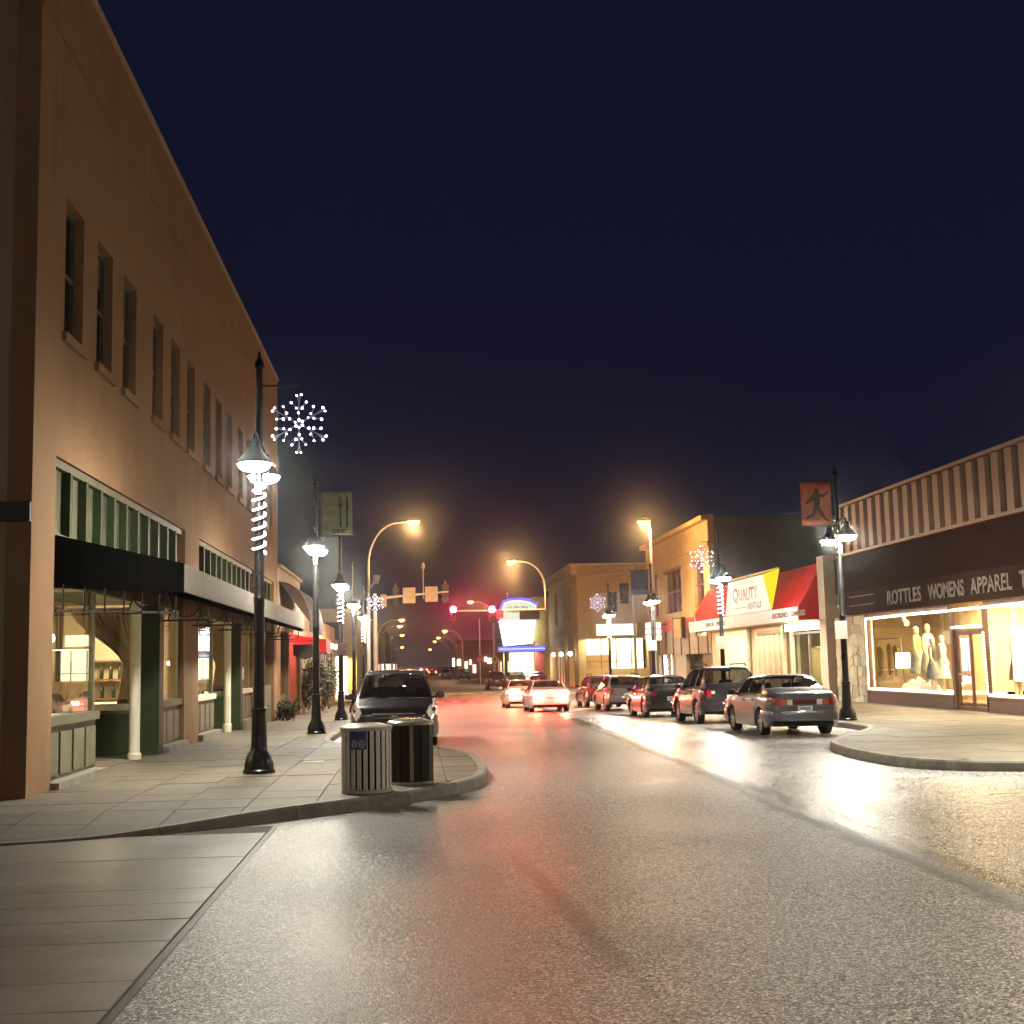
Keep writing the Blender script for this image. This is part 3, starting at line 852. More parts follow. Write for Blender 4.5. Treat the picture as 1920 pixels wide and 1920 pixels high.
ids = 0
def display_bay(y0, ya, yb, y1, tone, seed):
    """window | recessed entrance | window between two piers"""
    rnd = random.Random(seed)
    DX = FX - 1.95                                                    # depth of the recess
    zf = .15
    def bulkhead(a, b):
        box('bulkhead', TRIM, B, FX - .24, FX - .10, a, b, -.4, 1.0)
        n = max(2, round((b - a) / .72)); st = (b - a) / n
        for k in range(n):
            box('bulkhead_panel', surf('bulkhead panel', (.12, .118, .075), .6, var=.2, objvar=.1, spec=.3), B, FX - .10, FX - .075, a + k * st + .06, a + (k + 1) * st - .06, .30, .90)
        box('sill', CREAM if tone else TRIM, B, FX - .26, FX - .03, a, b, 1.0, 1.13)
        box('base_step', KERB, B, FX - .10, FX + .12, a, b, -.4, .24)
    def front(a, b):
        bulkhead(a, b)
        w = box('shop_window', GLASS, B, FX - .162, FX - .156, a + .1, b - .1, 1.13, 3.02)
        f = MB().box(FX - .20, FX - .12, a, a + .1, 1.13, 3.02).box(FX - .20, FX - .12, b - .1, b, 1.13, 3.02)
        f.build('frame', TRIM, w)
        box('display_floor', surf('white display shelf', (.72, .70, .60), .5), B, DX, FX - .27, a, b, .98, 1.10)
    front(y0, ya); front(yb + .42, y1)
    box('green_pier', GREEN, B, FX - .34, FX + .0, yb, yb + .42, -.4, 3.02)
    # return window of the recess that faces back along the street
    box('bulkhead', GREEN, B, DX, FX - .345, yb, yb + .16, -.4, .92)
    w = box('shop_window', GLASS, B, DX + .08, FX - .42, yb + .08, yb + .086, .98, 3.02)
    MB().box(DX, DX + .08, yb + .03, yb + .13, .92, 3.02).box(FX - .42, FX - .345, yb + .03, yb + .13, .92, 3.02).box(DX + .08, FX - .42, yb + .03, yb + .13, .92, .98).build('frame', TRIM, w)
    # near return
    box('bulkhead', GREEN, B, DX, FX - .25, ya - .16, ya - .002, -.4, .92)
    w = box('shop_window', GLASS, B, DX + .08, FX - .3, ya - .09, ya - .084, .98, 3.02)
    MB().box(DX, DX + .08, ya - .14, ya - .03, .92, 3.02).box(FX - .25, FX - .20, ya - .14, ya - .002, .92, 3.02).build('frame', TRIM, w)
    # doors at the back of the recess
    box('door', surf('shop door', (.06, .07, .045), .4), B, DX - .08, DX - .04, ya + .9, yb - .9, .15, 2.4)
    box('recess_wall', TRIM, B, DX - .10, DX, ya, ya + .88, -.4, 3.02); box('recess_wall', TRIM, B, DX - .10, DX, yb - .88, yb, -.4, 3.02)
    box('recess_wall', TRIM, B, DX - .10, DX, ya + .88, yb - .88, 2.45, 3.02)
    box('recess_ceiling', CREAM, B, DX, FX - .26, ya, yb, 3.03, 3.06)
    lathe = [(.13, zf - .2), (.13, .22), (.10, .25), (.10, 2.85), (.125, 2.9), (.125, 3.02)]
    MB().lathe(lathe, 18, (FX - .18, yb - 1.35, 0)).build('column', CREAM, B, smooth=True)
    # shop room
    m = MB()
    x0 = FX - 6.5
    m.box(x0 - .1, x0, y0, y1, 0, 3.6)
    m.box(x0, FX - .3, y0 - .12, y0 - .02, 0, 3.6); m.box(x0, FX - .35, y1 + .02, y1 + .12, 0, 3.6)
    m.build('shop_wall', surf('shop wall %d' % tone, (.50, .38, .22) if tone else (.52, .42, .28), .85, var=.15), B)
    box('shop_floor', FLOORIN, B, x0, DX - .1, y0, y1, .05, .16); box('shop_ceiling', surf('shop ceiling', (.5, .45, .35), .9), B, x0, FX - .3, y0, y1, 3.62, 3.70)
    for (yy, pw) in (((y0 + ya) / 2 - .2, 90), ((yb + y1) / 2 + .2, 110)):
        fx_ = thing('pendant_lamp', 'warm conical pendant lamp hanging inside the %s shop window' % (['first', 'second'][tone] + (' left' if pw == 90 else ' right')), 'lamp', (FX - 1.25, yy, 2.45), 'pendant lamps in the canopy shops')
        MB().lathe([(.19, 0), (.17, .05), (.10, .20), (.03, .27)], 16).build('shade', surf('pale shade', (.6, .5, .35), .6), fx_, smooth=True, world=False)
        MB().lathe([(.02, .02), (.075, .05), (.09, .10), (.05, .16)], 12).build('bulb', glow('warm shop bulb', (1, .78, .45), 22), fx_, smooth=True, world=False)
        MB().tube([(0, 0, .26), (0, 0, 1.16)], .006, 5).build('cord', BLACK, fx_, world=False)
        lamp_light('POINT', 'pendant_light', fx_, (0, 0, -.12), pw, (1, .76, .45), .1)
    lamp_light('AREA', 'shop_light', B, Vector((FX - 4.2, (y0 + y1) / 2, 3.58)) - ORG[B.name], 750, (1, .78, .48), (3, 6))
    return DX
display_bay(18.15, 21.0, 25.6, 28.3, 0, 1)
display_bay(30.1, 33.0, 37.3, 40.3, 1, 2)
box('shop_window', GLASS, B, FX - .162, FX - .156, 42.2, 45.9, 1.13, 3.02)
box('bulkhead', TRIM, B, FX - .24, FX - .10, 42.1, 46.0, -.5, 1.13)
box('shop_wall', DARKIN, B, FX - 4, FX - 3.9, 42.1, 46.0, 0, 3.6)

# curtain, shelves and bottles behind the recess window
CURT = surf('brown curtain cloth', (.20, .125, .085), .9, var=.1, scale=2, spec=.1)
def curtain(name_lab, xa, xb, yy, z0, z1, gather):
    t = thing('curtain', name_lab, 'curtain', ((xa + xb) / 2, yy, z0))
    P, n, m = [], 26, 14
    for j in range(m + 1):
        v = j / m
        for i in range(n + 1):
            u = i / n
            pull = sstep(0, .62, v) if v < .62 else 1 - (v - .62) * .25
            x = xa + (xb - xa) * (u * (1 - gather * pull) + gather * pull)
            P.append((x, yy + .03 * math.sin(u * 75 + 1.5 * math.sin(v * 3)) * (1 - .4 * pull), z1 + (z0 - z1) * v))
    F = [(j * (n + 1) + i, j * (n + 1) + i + 1, (j + 1) * (n + 1) + i + 1, (j + 1) * (n + 1) + i) for j in range(m) for i in range(n)]
    o = MB().add(P, F).build('cloth', CURT, t, smooth=True)
    s = o.modifiers.new('thick', 'SOLIDIFY'); s.thickness = .008
    return t
curtain('brown curtain swept to one side in the recess window', -6.85, -5.50, 26.02, 1.1, 3.0, .78)
curtain('brown curtain hanging in the second recess window', -6.85, -5.50, 37.72, 1.1, 3.0, .80)
def shelf_unit(x, y0, y1, lab):
    t = thing('bottle_shelf', lab, 'shelf', (x, (y0 + y1) / 2, .16))
    for z in (1.15, 1.55, 1.95): MB().box(x, x + 1.6, y0, y1, z, z + .03).build('board', WOOD, t)
    for xx in (x, x + 1.6): MB().box(xx - .03, xx, y0, y1, .16, 2.3).build('side_panel', WOOD, t)
    return t
shelf_unit(-7.6, 27.9, 28.25, 'wooden shelf of bottles behind the swept curtain')
BOT = surf('dark bottle glass', (.02, .03, .012), .12, var=.2)
proto = None
for (x, y, z) in [(-7.45 + .19 * i, 28.05, 1.58) for i in range(7)] + [(-7.4 + .24 * i, 28.05, 1.18) for i in range(6)]:
    lab = 'dark glass bottle on the %s board of the shelf behind the swept curtain' % ('middle' if z > 1.4 else 'lowest')
    if proto is None:
        proto = MB().lathe([(.036, 0), (.04, .01), (.04, .19), (.015, .25), (.013, .31), (.016, .315)], 10).build('bottle', BOT, smooth=True)
        b = proto
    else:
        b = proto.copy(); COL.objects.link(b)
    b.location = (x, y, z); tag(b, lab, 'bottle', 'bottles on the curtain shop shelf, %s board' % ('middle' if z > 1.4 else 'lowest'))
# a pink lit sign and small plants by the storefronts
t = thing('pink_neon_sign', 'small glowing pink sign in the second canopy shop window', 'sign', (-5.45, 38.9, 1.45))
MB().box(-5.47, -5.44, 38.6, 39.15, 1.45, 1.85).build('panel', surf('sign backing', (.05, .01, .03), .5), t)
MB().tube([(-5.43, 38.88 + .2 * math.cos(q * .524), 1.65 + .14 * math.sin(q * .524)) for q in range(13)], .03, 6).build('neon_tube', glow('pink neon', (1, .12, .45), 14), t)

def leafy(name, lab, cat, c, rx, rz, n, col, group=None, size=.10, trunk=True):
    t = thing(name, lab, cat, c, group)
    rnd = random.Random(lab)
    P, F = [], []
    for k in range(n):
        th, ph, rr = rnd.uniform(0, 6.283), math.acos(rnd.uniform(-.8, 1)), rnd.uniform(.45, 1) ** .5
        lump = 1 + .28 * math.sin(3 * th + 1) * math.sin(2 * ph) + .2 * math.sin(5 * th)
        p = Vector((rx * rr * lump * math.sin(ph) * math.cos(th), rx * rr * lump * math.sin(ph) * math.sin(th), rz * (1 + rr * lump * math.cos(ph))))
        d = Vector((rnd.gauss(0, 1), rnd.gauss(0, 1), rnd.gauss(.4, 1))).normalized() * size * rnd.uniform(.6, 1.3)
        e = d.cross(Vector((rnd.gauss(0, 1), rnd.gauss(0, 1), rnd.gauss(0, 1)))).normalized() * size * .35
        i = len(P)
        P += [p, p + d * .5 + e, p + d, p + d * .5 - e]; F.append((i, i + 1, i + 2, i + 3))
    MB().add(P, F).build('foliage', surf('leaf ' + name, col, .6, var=.4, scale=9), t, world=False)
    if trunk:
        m = MB()
        for k in range(6):
            a = k * 1.05
            m.tube([(.03 * math.cos(a), .03 * math.sin(a), 0), (.3 * rx * math.cos(a), .3 * rx * math.sin(a), rz * .8), (.75 * rx * math.cos(a), .75 * rx * math.sin(a), rz * 1.6)], [.025, .018, .006], 5)
        m.build('stem', WOOD, t, world=False)
    return t
c = onroad(503, 1345, .15)
leafy('shrub', 'low dark shrub by the pier of the stucco building', 'shrub', (-4.55, 46.2, zL(-4.5, 46.2)), .38, .34, 900, (.016, .022, .010))
leafy('bush', 'tall loose olive bush past the pink lit doorway', 'bush', (-4.35, 57.6, zL(-4.5, 57.6)), .75, 1.15, 2400, (.05, .048, .02), size=.13)

# ================================================================ left: low shops farther on
B = thing('orange_stucco_shop', 'single-storey orange lit stucco shop with a black domed awning', 'building', (-5, 47.25, 0))
zb = -.5
box('front_wall', STUC2, B, FX - .3, FX, 47.25, 56.4, 3.1, 5.40)
for a, b in ((47.25, 48.2), (51.2, 51.6), (54.2, 54.9), (55.9, 56.4)): box('pier', STUC, B, FX - .3, FX, a, b, zb, 3.1)
box('side_wall', STUC2, B, -25, FX - .302, 56.1, 56.4, zb, 5.4); box('roof', DARKIN, B, -25, FX - .302, 47.25, 56.1, 5.0, 5.1)
box('cornice', surf('cornice', (.36, .24, .14), .8), B, FX - .02, FX + .12, 47.25, 56.45, 5.402, 5.52)
# black domed awning
P, F = [], []
n, m_ = 8, 12
for j in range(m_ + 1):
    yy = 47.6 + 6.6 * j / m_
    for i in range(n + 1):
        a = math.pi / 2 * i / n
        P.append((FX + 1.15 * math.sin(a), yy, 3.35 + 1.55 * math.cos(a)))
F = [(j * (n + 1) + i, j * (n + 1) + i + 1, (j + 1) * (n + 1) + i + 1, (j + 1) * (n + 1) + i) for j in range(m_) for i in range(n)]
F += [tuple(range(n + 1))[::-1], tuple(m_ * (n + 1) + i for i in range(n + 1))]
MB().add(P, F).build('domed_awning', surf('dark brown awning cloth', (.045, .022, .016), .8, var=.25), B, smooth=True)
MB().box(FX + 1.12, FX + 1.16, 47.6, 54.2, 3.02, 3.36).build('awning_valance', CANF, B)
PINKW = surf('pink tinted door recess', (.62, .16, .20), .7, var=.1)  # pink of the doorway light also put into the wall colour
box('recess_wall', PINKW, B, FX - 1.6, FX - 1.5, 51.6, 54.2, zb, 3.1)
box('recess_side', PINKW, B, FX - 1.5, FX - .302, 54.2, 54.3, zb, 3.1); box('recess_side', PINKW, B, FX - 1.5, FX - .302, 51.3, 51.4, zb, 3.1)
box('door', surf('dark red door', (.10, .015, .015), .4), B, FX - 1.5, FX - 1.45, 52.3, 53.4, zb, 2.2)
box('shop_window', GLASS, B, FX - .16, FX - .155, 48.2, 51.2, .7, 3.1); box('bulkhead', TRIM, B, FX - .22, FX - .1, 48.2, 51.2, zb, .7)
box('shop_wall', surf('rose wall', (.5, .2, .15), .8), B, FX - 3.2, FX - 3.1, 47.3, 51.3, zb, 3.1)
box('ceiling_lamp', glow('rose lamp', (1, .30, .32), 9), B, FX - 1.2, FX - .7, 52.2, 53.6, 2.98, 3.02)
lamp_light('POINT', 'doorway_light', B, Vector((FX - .7, 52.9, 2.6)) - ORG[B.name], 220, (1, .22, .25), .2)
t = thing('red_awning', 'small red box awning over the pink lit doorway', 'awning', (FX + .6, 54.9, 2.3))
RED = surf('red awning cloth', (.45, .02, .025), .7, var=.15)
MB().add([(FX, 53.9, 3.05), (FX + 1.3, 53.9, 2.85), (FX + 1.3, 57.0, 2.85), (FX, 57.0, 3.05), (FX, 53.9, 2.3), (FX + 1.3, 53.9, 2.3), (FX + 1.3, 57.0, 2.3), (FX, 57.0, 2.3)],
         [(0, 1, 2, 3), (0, 4, 5, 1), (1, 5, 6, 2), (2, 6, 7, 3)]).build('cloth', RED, t)
MB().tube([(FX, 53.9, 2.3), (FX + 1.3, 53.9, 2.3), (FX + 1.3, 57, 2.3)], .02, 6).build('frame', BLK, t)
t = thing('hanging_shop_sign', 'dark scalloped hanging sign beside the red awning', 'sign', (FX + .65, 51.0, 2.05))
MB().prism([(FX + .2, 51.0, 2.2), (FX + .4, 51.0, 2.1), (FX + .65, 51.0, 2.02), (FX + .9, 51.0, 2.1), (FX + 1.12, 51.0, 2.2), (FX + 1.12, 51.0, 2.62), (FX + .2, 51.0, 2.62)], (0, .05, 0)).build('board', surf('sign board', (.05, .03, .025), .6), t)
MB().tube([(FX, 51.02, 2.75), (FX + 1.2, 51.02, 2.75)], .015, 6).tube([(FX + .3, 51.02, 2.62), (FX + .3, 51.02, 2.75)], .008, 5).tube([(FX + 1.0, 51.02, 2.62), (FX + 1.0, 51.02, 2.75)], .008, 5).build('arm', IRON, t)

B = thing('pink_stucco_shop', 'low pinkish stucco shop beyond the domed awning shop', 'building', (-5, 56.5, 0))
box('front_wall', surf('pink stucco', (.42, .24, .17), .85, var=.15), B, FX - .3, FX, 56.5, 66, 3.0, 4.35)
for a in (56.5, 59.4, 62.4, 65.5): box('pier', STUC2, B, FX - .3, FX, a, a + .5, -.8, 3.0)
for a in (57.0, 59.9, 62.9):
    box('shop_window', GLASS, B, FX - .16, FX - .155, a, a + 2.5, .5, 3.0); box('bulkhead', TRIM, B, FX - .22, FX - .1, a, a + 2.5, -.8, .5)
box('shop_wall', WARMIN, B, FX - 3, FX - 2.9, 56.5, 66, -.6, 3.0); box('side_wall', STUC2, B, -20, FX - .302, 65.7, 66, -.8, 4.35); box('roof', DARKIN, B, -20, FX - .302, 56.5, 65.7, 4.0, 4.1)
lamp_light('AREA', 'shop_light', B, Vector((FX - 1.5, 61, 2.9)) - ORG[B.name], 120, (1, .75, .4), (2, 7))
B = thing('plain_low_shop', 'plain low tan shop with globe lights by the crossing', 'building', (-5, 66.2, 0))
box('front_wall', surf('tan wall', (.30, .22, .12), .85, var=.15), B, FX - 10, FX, 66.2, 80.5, -.8, 4.1)
for k in range(4):
    w = box('shop_window', DARKGL, B, FX, FX + .02, 67.2 + k * 3.3, 69.6 + k * 3.3, .4, 2.6)
    MB().box(FX, FX + .05, 68.36 + k * 3.3, 68.44 + k * 3.3, .4, 2.6).build('frame', ALU, w)
for k in range(3):
    w = MB().lathe([(.02, -.14), (.1, -.10), (.14, 0), (.1, .10), (.03, .14)], 12, (FX + .35, 68.6 + k * 3.6, 2.85)).build('globe_light', glow('wall globe', (1, .9, .68), 16), B, smooth=True)
    MB().tube([(FX, 68.6 + k * 3.6, 3.0), (FX + .35, 68.6 + k * 3.6, 2.97)], .02, 6).build('arm', IRON, w)

# corner building across the side street, facing back towards us
YF = 112.0
a, b = at(600, 1142, Y=YF), at(668, 1142, Y=YF)
B = thing('yellow_corner_shop', 'cream corner shop with a dark band and a yellow lit entrance', 'building', (a.x, YF, g(YF)))
zg = g(YF)
x0, x1 = a.x - 9, b.x
z1 = a.z
YEL = surf('cream corner stucco', (.52, .42, .20), .85, var=.15, dirt=.2)
box('front_wall', YEL, B, x0, x1, YF, YF + .3, 3.3 + zg, z1)
box('front_wall', YEL, B, x0, at(618, 1270, Y=YF).x, YF, YF + .3, zg - .2, 3.3 + zg); box('front_wall', YEL, B, at(652, 1270, Y=YF).x, x1, YF, YF + .3, zg - .2, 3.3 + zg)
box('street_wall', YEL, B, x1 - .3, x1, YF + .302, YF + 22, zg - .2, z1); box('roof', DARKIN, B, x0, x1 - .31, YF + .3, YF + 22, z1 - .5, z1 - .4)
za, zb_ = at(620, 1200, Y=YF).z, at(620, 1167, Y=YF).z
box('dark_band', surf('dark band', (.05, .035, .02), .7), B, x0, at(640, 1180, Y=YF).x, YF - .15, YF - .002, za, zb_)
box('cornice', YEL, B, x0 - .1, x1 + .15, YF - .25, YF - .002, z1 - .35, z1 + .002)
DOORL = glow('yellow lit entrance', (1, .90, .50), 3.2)
xa, xb = at(618, 1270, Y=YF).x, at(652, 1270, Y=YF).x
box('lit_entrance', DOORL, B, xa, xb, YF + .25, YF + .3, zg, 3.3 + zg)
for k in range(4):
    x = xa + (xb - xa) * k / 3
    box('door_frame', ALU, B, x - .05, x + .05, YF + .08, YF + .16, zg, 3.3 + zg)
box('door_head', ALU, B, xa, xb, YF + .1, YF + .17, 2.4 + zg, 2.5 + zg)
lamp_light('AREA', 'entrance_light', B, Vector((0, -1.5, 3.2)) + Vector(((xa + xb) / 2 - a.x, 0, 0)), 500, (1, .85, .45), (3, 2))
# ================================================================ right: clothes shop
RX = 15.0
B = thing('apparel_shop', 'clothes shop with ribbed metal fascia and dark lettered sign band', 'building', (RX, 43.3, .1))
YN, YE = 19.0, 43.35
RIBM = surf('ribbed tan metal', (.165, .088, .055), .5, var=.15, scale=2)
box('fascia_back', surf('fascia recess', (.16, .085, .055), .7), B, RX + .05, RX + .2, YN, YE + .3, 5.22, 6.85)
y = YN
while y < YE + .2:
    MB().prism([(RX + .05, y, 5.24), (RX - .09, y + .05, 5.24), (RX - .09, y + .42, 5.24), (RX + .05, y + .47, 5.24)], (0, 0, 1.58)).build('rib', RIBM, B)
    y += .76
box('fascia_cap', RIBM, B, RX - .14, RX + .22, YN, YE + .32, 6.85, 6.95); box('fascia_foot', RIBM, B, RX - .12, RX + .05, YN, YE + .3, 5.14, 5.24)
BRN = surf('dark brown panel', (.022, .010, .008), .85, var=.25, scale=1.5, spec=.05)
box('upper_panel', BRN, B, RX + .06, RX + .25, YN, 45.4, 3.9, 5.14)
box('soffit', BRN, B, RX - .14, RX + .06, YN, YE, 3.86, 3.90)
SIGNB = surf('sign band', (.030, .016, .011), .85, var=.25, scale=2, spec=.05)
box('sign_band', SIGNB, B, RX - .16, RX + .05, YN, YE - .15, 3.08, 3.86)
LET = surf('grey sign letter', (.13, .11, .09), .7, var=.4, scale=6)
ya = at(1663, 1112, X=RX - .17); yb = at(1899, 1085, X=RX - .17)
# letters set word by word where the photograph has them
for wd_, p0, p1 in (('ROTTLES', 1664, 1727), ('WOMENS', 1741, 1808), ('APPAREL', 1821, 1899)):
    a = at(p0, 1120, X=RX - .17); b = at(p1, 1105, X=RX - .17)
    text('lettering', wd_, .60, LET, B, (RX - .165, a.y, 3.27), (0, -1, 0), (0, 0, 1), width=a.y - b.y, depth=.02, bold=.012)
a = at(1913, 1095, X=RX - .17)
text('lettering', 'T', .60, LET, B, (RX - .165, a.y, 3.27), (0, -1, 0), (0, 0, 1), depth=.02, bold=.012)
for z in (3.36, 3.66): box('sign_line', LET, B, RX - .17, RX - .158, 40.35, 42.7, z, z + .025)
# masonry shell
SIDE = surf('side block wall', (.16, .11, .08), .85, var=.15, bump=.2)
box('side_wall', SIDE, B, RX + .25, RX + 22, 45.41, 45.5, -.5, 6.75); box('roof', DARKIN, B, RX + .25, RX + 22, YN, 45.4, 6.4, 6.5)
box('back_wall', WARMIN, B, RX + 3.4, RX + 3.5, YN, 45.4, 0, 3.5)
box('partition', WARMIN, B, RX + .26, RX + 3.4, 45.3, 45.4, 0, 3.4); box('shop_floor', FLOORIN, B, RX + .1, RX + 3.4, YN, 45.3, .02, .17)
box('shop_ceiling', surf('warm ceiling', (.5, .36, .2), .9), B, RX + .1, RX + 3.4, YN, 45.3, 3.4, 3.5)

W0, W1 = 41.72, 34.95                                               # big window from the stone pier to the door
box('bulkhead', surf('brown bulkhead', (.075, .035, .022), .6, var=.2), B, RX + .0, RX + .15, W1, W0, -.3, .50); box('bulkhead', M['brown bulkhead'], B, RX, RX + .15, YN, 32.88, -.3, .50)
FRM = surf('bronze window frame', (.09, .04, .022), .4, var=.15)
w = box('shop_window', GLASS, B, RX + .06, RX + .066, W1 + .05, W0 - .06, .55, 2.95)
MB().box(RX, RX + .12, W0 - .06, W0, .5, 2.98).box(RX, RX + .12, W1 - .10, W1 + .05, .0, 2.98).box(RX, RX + .12, W1 + .05, W0 - .06, 2.95, 3.07).box(RX - .02, RX + .12, W1 + .05, W0 - .06, .502, .55).build('frame', FRM, w)
w = box('shop_window', GLASS, B, RX + .06, RX + .066, YN + .1, 32.82, .55, 2.95)
MB().box(RX, RX + .12, 32.80, 32.92, .0, 2.98).box(RX, RX + .12, YN, 32.8, 2.95, 3.07).box(RX - .02, RX + .12, YN, 32.8, .502, .55).build('frame', FRM, w)
d = box('door', pane('door glass', (.95, .93, .9), .06), B, RX + .10, RX + .106, 32.95, 34.82, .18, 2.28)
MB().box(RX + .07, RX + .14, 33.86, 33.94, .16, 2.3).box(RX + .07, RX + .14, 34.75, 34.85, .16, 2.3).box(RX + .07, RX + .14, 32.92, 33.0, .16, 2.3).box(RX + .07, RX + .14, 33.0, 34.75, 2.2, 2.3).box(RX + .07, RX + .14, 33.0, 34.75, .12, .26).build('frame', FRM, d)
MB().box(RX + .04, RX + .07, 34.0, 34.72, 1.10, 1.16).tube([(RX + .03, 34.0, 1.0), (RX + .03, 34.0, 1.5)], .015, 6).build('handle', ALU, d)
box('transom_window', GLASS, B, RX + .10, RX + .106, 33.0, 34.8, 2.36, 2.95)
box('transom_bar', FRM, B, RX + .05, RX + .14, 32.92, 34.85, 2.30, 2.36)
PAPER = surf('white paper poster', (.8, .78, .7), .7)
# flagstones of the pier
STN = [surf('flagstone %d' % i, c, .8, var=.2, scale=7, bump=.4, bscale=30) for i, c in enumerate([(.34, .27, .17), (.42, .36, .25), (.27, .22, .16), (.38, .27, .18)])]
pier = box('stone_pier', surf('pier mortar', (.22, .19, .14), .9), B, RX - .02, RX + .25, 41.74, 44.75, -.4, 3.06)
rs = random.Random(3)
cols, rows = 8, 9
gp = {(i, j): (41.76 + 2.97 * i / cols + (rs.uniform(-.11, .11) if 0 < i < cols else 0), -.05 + 3.09 * j / rows + (rs.uniform(-.1, .1) if 0 < j < rows else 0)) for i in range(cols + 1) for j in range(rows + 1)}
used = set()
for i in range(cols):
    for j in range(rows):
        if (i, j) in used: continue
        quad_ = [gp[i, j], gp[i + 1, j], gp[i + 1, j + 1], gp[i, j + 1]]
        if rs.random() < .3 and i + 1 < cols and (i + 1, j) not in used:
            quad_ = [gp[i, j], gp[i + 1, j], gp[i + 2, j], gp[i + 2, j + 1], gp[i + 1, j + 1], gp[i, j + 1]]; used.add((i + 1, j))
        cx = sum(q[0] for q in quad_) / len(quad_); cz = sum(q[1] for q in quad_) / len(quad_)
        q2 = [(cx + (a - cx) * .94, cz + (b - cz) * .94) for a, b in quad_]
        MB().prism([(RX - .018, a, b) for a, b in q2], (-rs.uniform(.015, .05), 0, 0)).build('stone', rs.choice(STN), pier)
# pilaster between the clothes shop and the awning shop
box('pilaster', surf('tan pilaster', (.36, .27, .19), .8, var=.15, dirt=.2), B, RX - .35, RX + .2, 44.76, 45.5, -.4, 5.3)

# rope and bead lights round the windows
def beads(lab, pts):
    t = thing('bead_lights', lab, 'string lights', pts[0], 'string lights round the clothes shop windows')
    m = MB().tube([Vector(p) - Vector(pts[0]) for p in pts], .005, 4); m.build('cord', FRM, t, world=False)
    bm = MB().lathe([(.004, -.03), (.026, -.014), (.028, .01), (.006, .03)], 6)
    first = None
    for a, b in zip(pts, pts[1:]):
        a, b = Vector(a), Vector(b); n = max(2, int((b - a).length / .085))
        for k in range(n):
            p = a + (b - a) * (k + .5) / n - Vector(pts[0]) + Vector((-.02, 0, 0))
            if first is None:
                first = bm.build('bulb', WARMB, t, smooth=True, world=False); first.location = p
            else: shared(first, t, p)
    return t
beads('string of warm beads down the window edge by the stone pier', [(RX - .02, W0 - .12, 2.9), (RX - .02, W0 - .12, .6)])
beads('string of warm beads beside the shop door', [(RX - .02, 32.80, 2.28), (RX - .02, 32.74, .62)])
def rope(lab, y0, y1, z):
    t = MB().tube([(0, 0, 0), (0, (y1 - y0) * .5, .012), (0, y1 - y0, 0)], .03, 8).build('tube_light', WARMB, None, smooth=True, world=False)
    t.location = (RX - .03, y0, z); tag(t, lab, 'tube light', 'tube lights on the clothes shop front')
rope('warm tube light above the big clothes shop window', W1 + .1, W0 - .1, 2.90)
rope('warm tube light along the sill of the big clothes shop window', W1 + .1, W0 - .1, .60)
rope('warm tube light across the top of the door transom', 33.0, 34.8, 2.90)
rope('warm tube light on the bar above the shop door', 33.0, 34.8, 2.42)
rope('warm tube light above the window past the shop door', 24, 32.75, 2.90)
rope('warm tube light along the sill past the shop door', 24, 32.7, .60)
for yy, pw in ((39.6, 650), (36.6, 650), (31.0, 650), (26, 300)):
    lamp_light('AREA', 'shop_light', B, Vector((RX + 1.6, yy, 3.36)) - ORG[B.name], pw, (1, .72, .38), (1.4, 1.4))
# mannequins and furnishings in the window
def mannequin(x, y, z, lab, top, skirt, rz=0, h=1.72, hat=False):
    t = thing('mannequin', lab, 'mannequin', (x, y, z), 'dressed mannequins in the clothes shop', rz)
    k = h / 1.72
    skin = surf('mannequin skin', (.62, .48, .34), .5)
    def el(prof, nm, m):
        P, n = [], 16
        for rx, ry, zz in prof: P += [(rx * k * math.cos(q * 2 * math.pi / n), ry * k * math.sin(q * 2 * math.pi / n), zz * k) for q in range(n)]
        F = [(i * n + q, i * n + (q + 1) % n, (i + 1) * n + (q + 1) % n, (i + 1) * n + q) for i in range(len(prof) - 1) for q in range(n)] + [tuple(range(n))[::-1], tuple((len(prof) - 1) * n + q for q in range(n))]
        return MB().add(P, F).build(nm, m, t, smooth=True, world=False)
    body = MB()
    for s in (-1, 1):
        body.tube([(.09 * s, 0, .0), (.09 * s, 0, .45), (.10 * s, 0, .9)], [.045 * k, .06 * k, .085 * k], 8)
        body.tube([(.19 * s * k, 0, 1.40 * k), (.25 * s * k, -.02, 1.12 * k), (.23 * s * k, -.12, .88 * k), (.22 * s * k, -.15, .80 * k)], [.05, .042, .032, .02], 8)
    body.lathe([(.045 * k, 1.38 * k), (.05 * k, 1.48 * k), (.07 * k, 1.52 * k), (.085 * k, 1.60 * k), (.075 * k, 1.68 * k), (.02 * k, 1.73 * k)], 12)
    body.build('body', skin, t, smooth=True, world=False)
    el([(.17, .12, .86), (.15, .11, .98), (.13, .10, 1.08), (.165, .125, 1.24), (.20, .115, 1.38), (.17, .08, 1.45), (.06, .055, 1.48)], 'blouse', top)
    el([(.25, .22, .42), (.235, .20, .6), (.20, .16, .82), (.165, .12, .97)], 'skirt', skirt)
    return t
def cloth(nm, c): return surf(nm, c, .85, var=.15, scale=12, bump=.2)
def sight(px, X): return at(px, 1220, X=X).y
def cl_(nm, c): return cloth(nm, c)
mannequin(RX + .9, sight(1719, RX + .9), .62, 'mannequin in a yellow blouse and grey skirt', cloth('yellow cloth', (.75, .62, .10)), cloth('grey cloth', (.25, .27, .27)), .9, 1.95)
mannequin(RX + .75, sight(1740, RX + .75), .62, 'mannequin in a cream coat beside the yellow one', cloth('cream cloth', (.75, .66, .5)), cloth('stone cloth', (.45, .42, .34)), .6, 2.0)
mannequin(RX + .45, sight(1748, RX + .45), .55, 'mannequin in a dark jacket in front of the cream one', cloth('dark cloth', (.05, .05, .06)), cloth('slate cloth', (.15, .18, .20)), .8, 1.65)
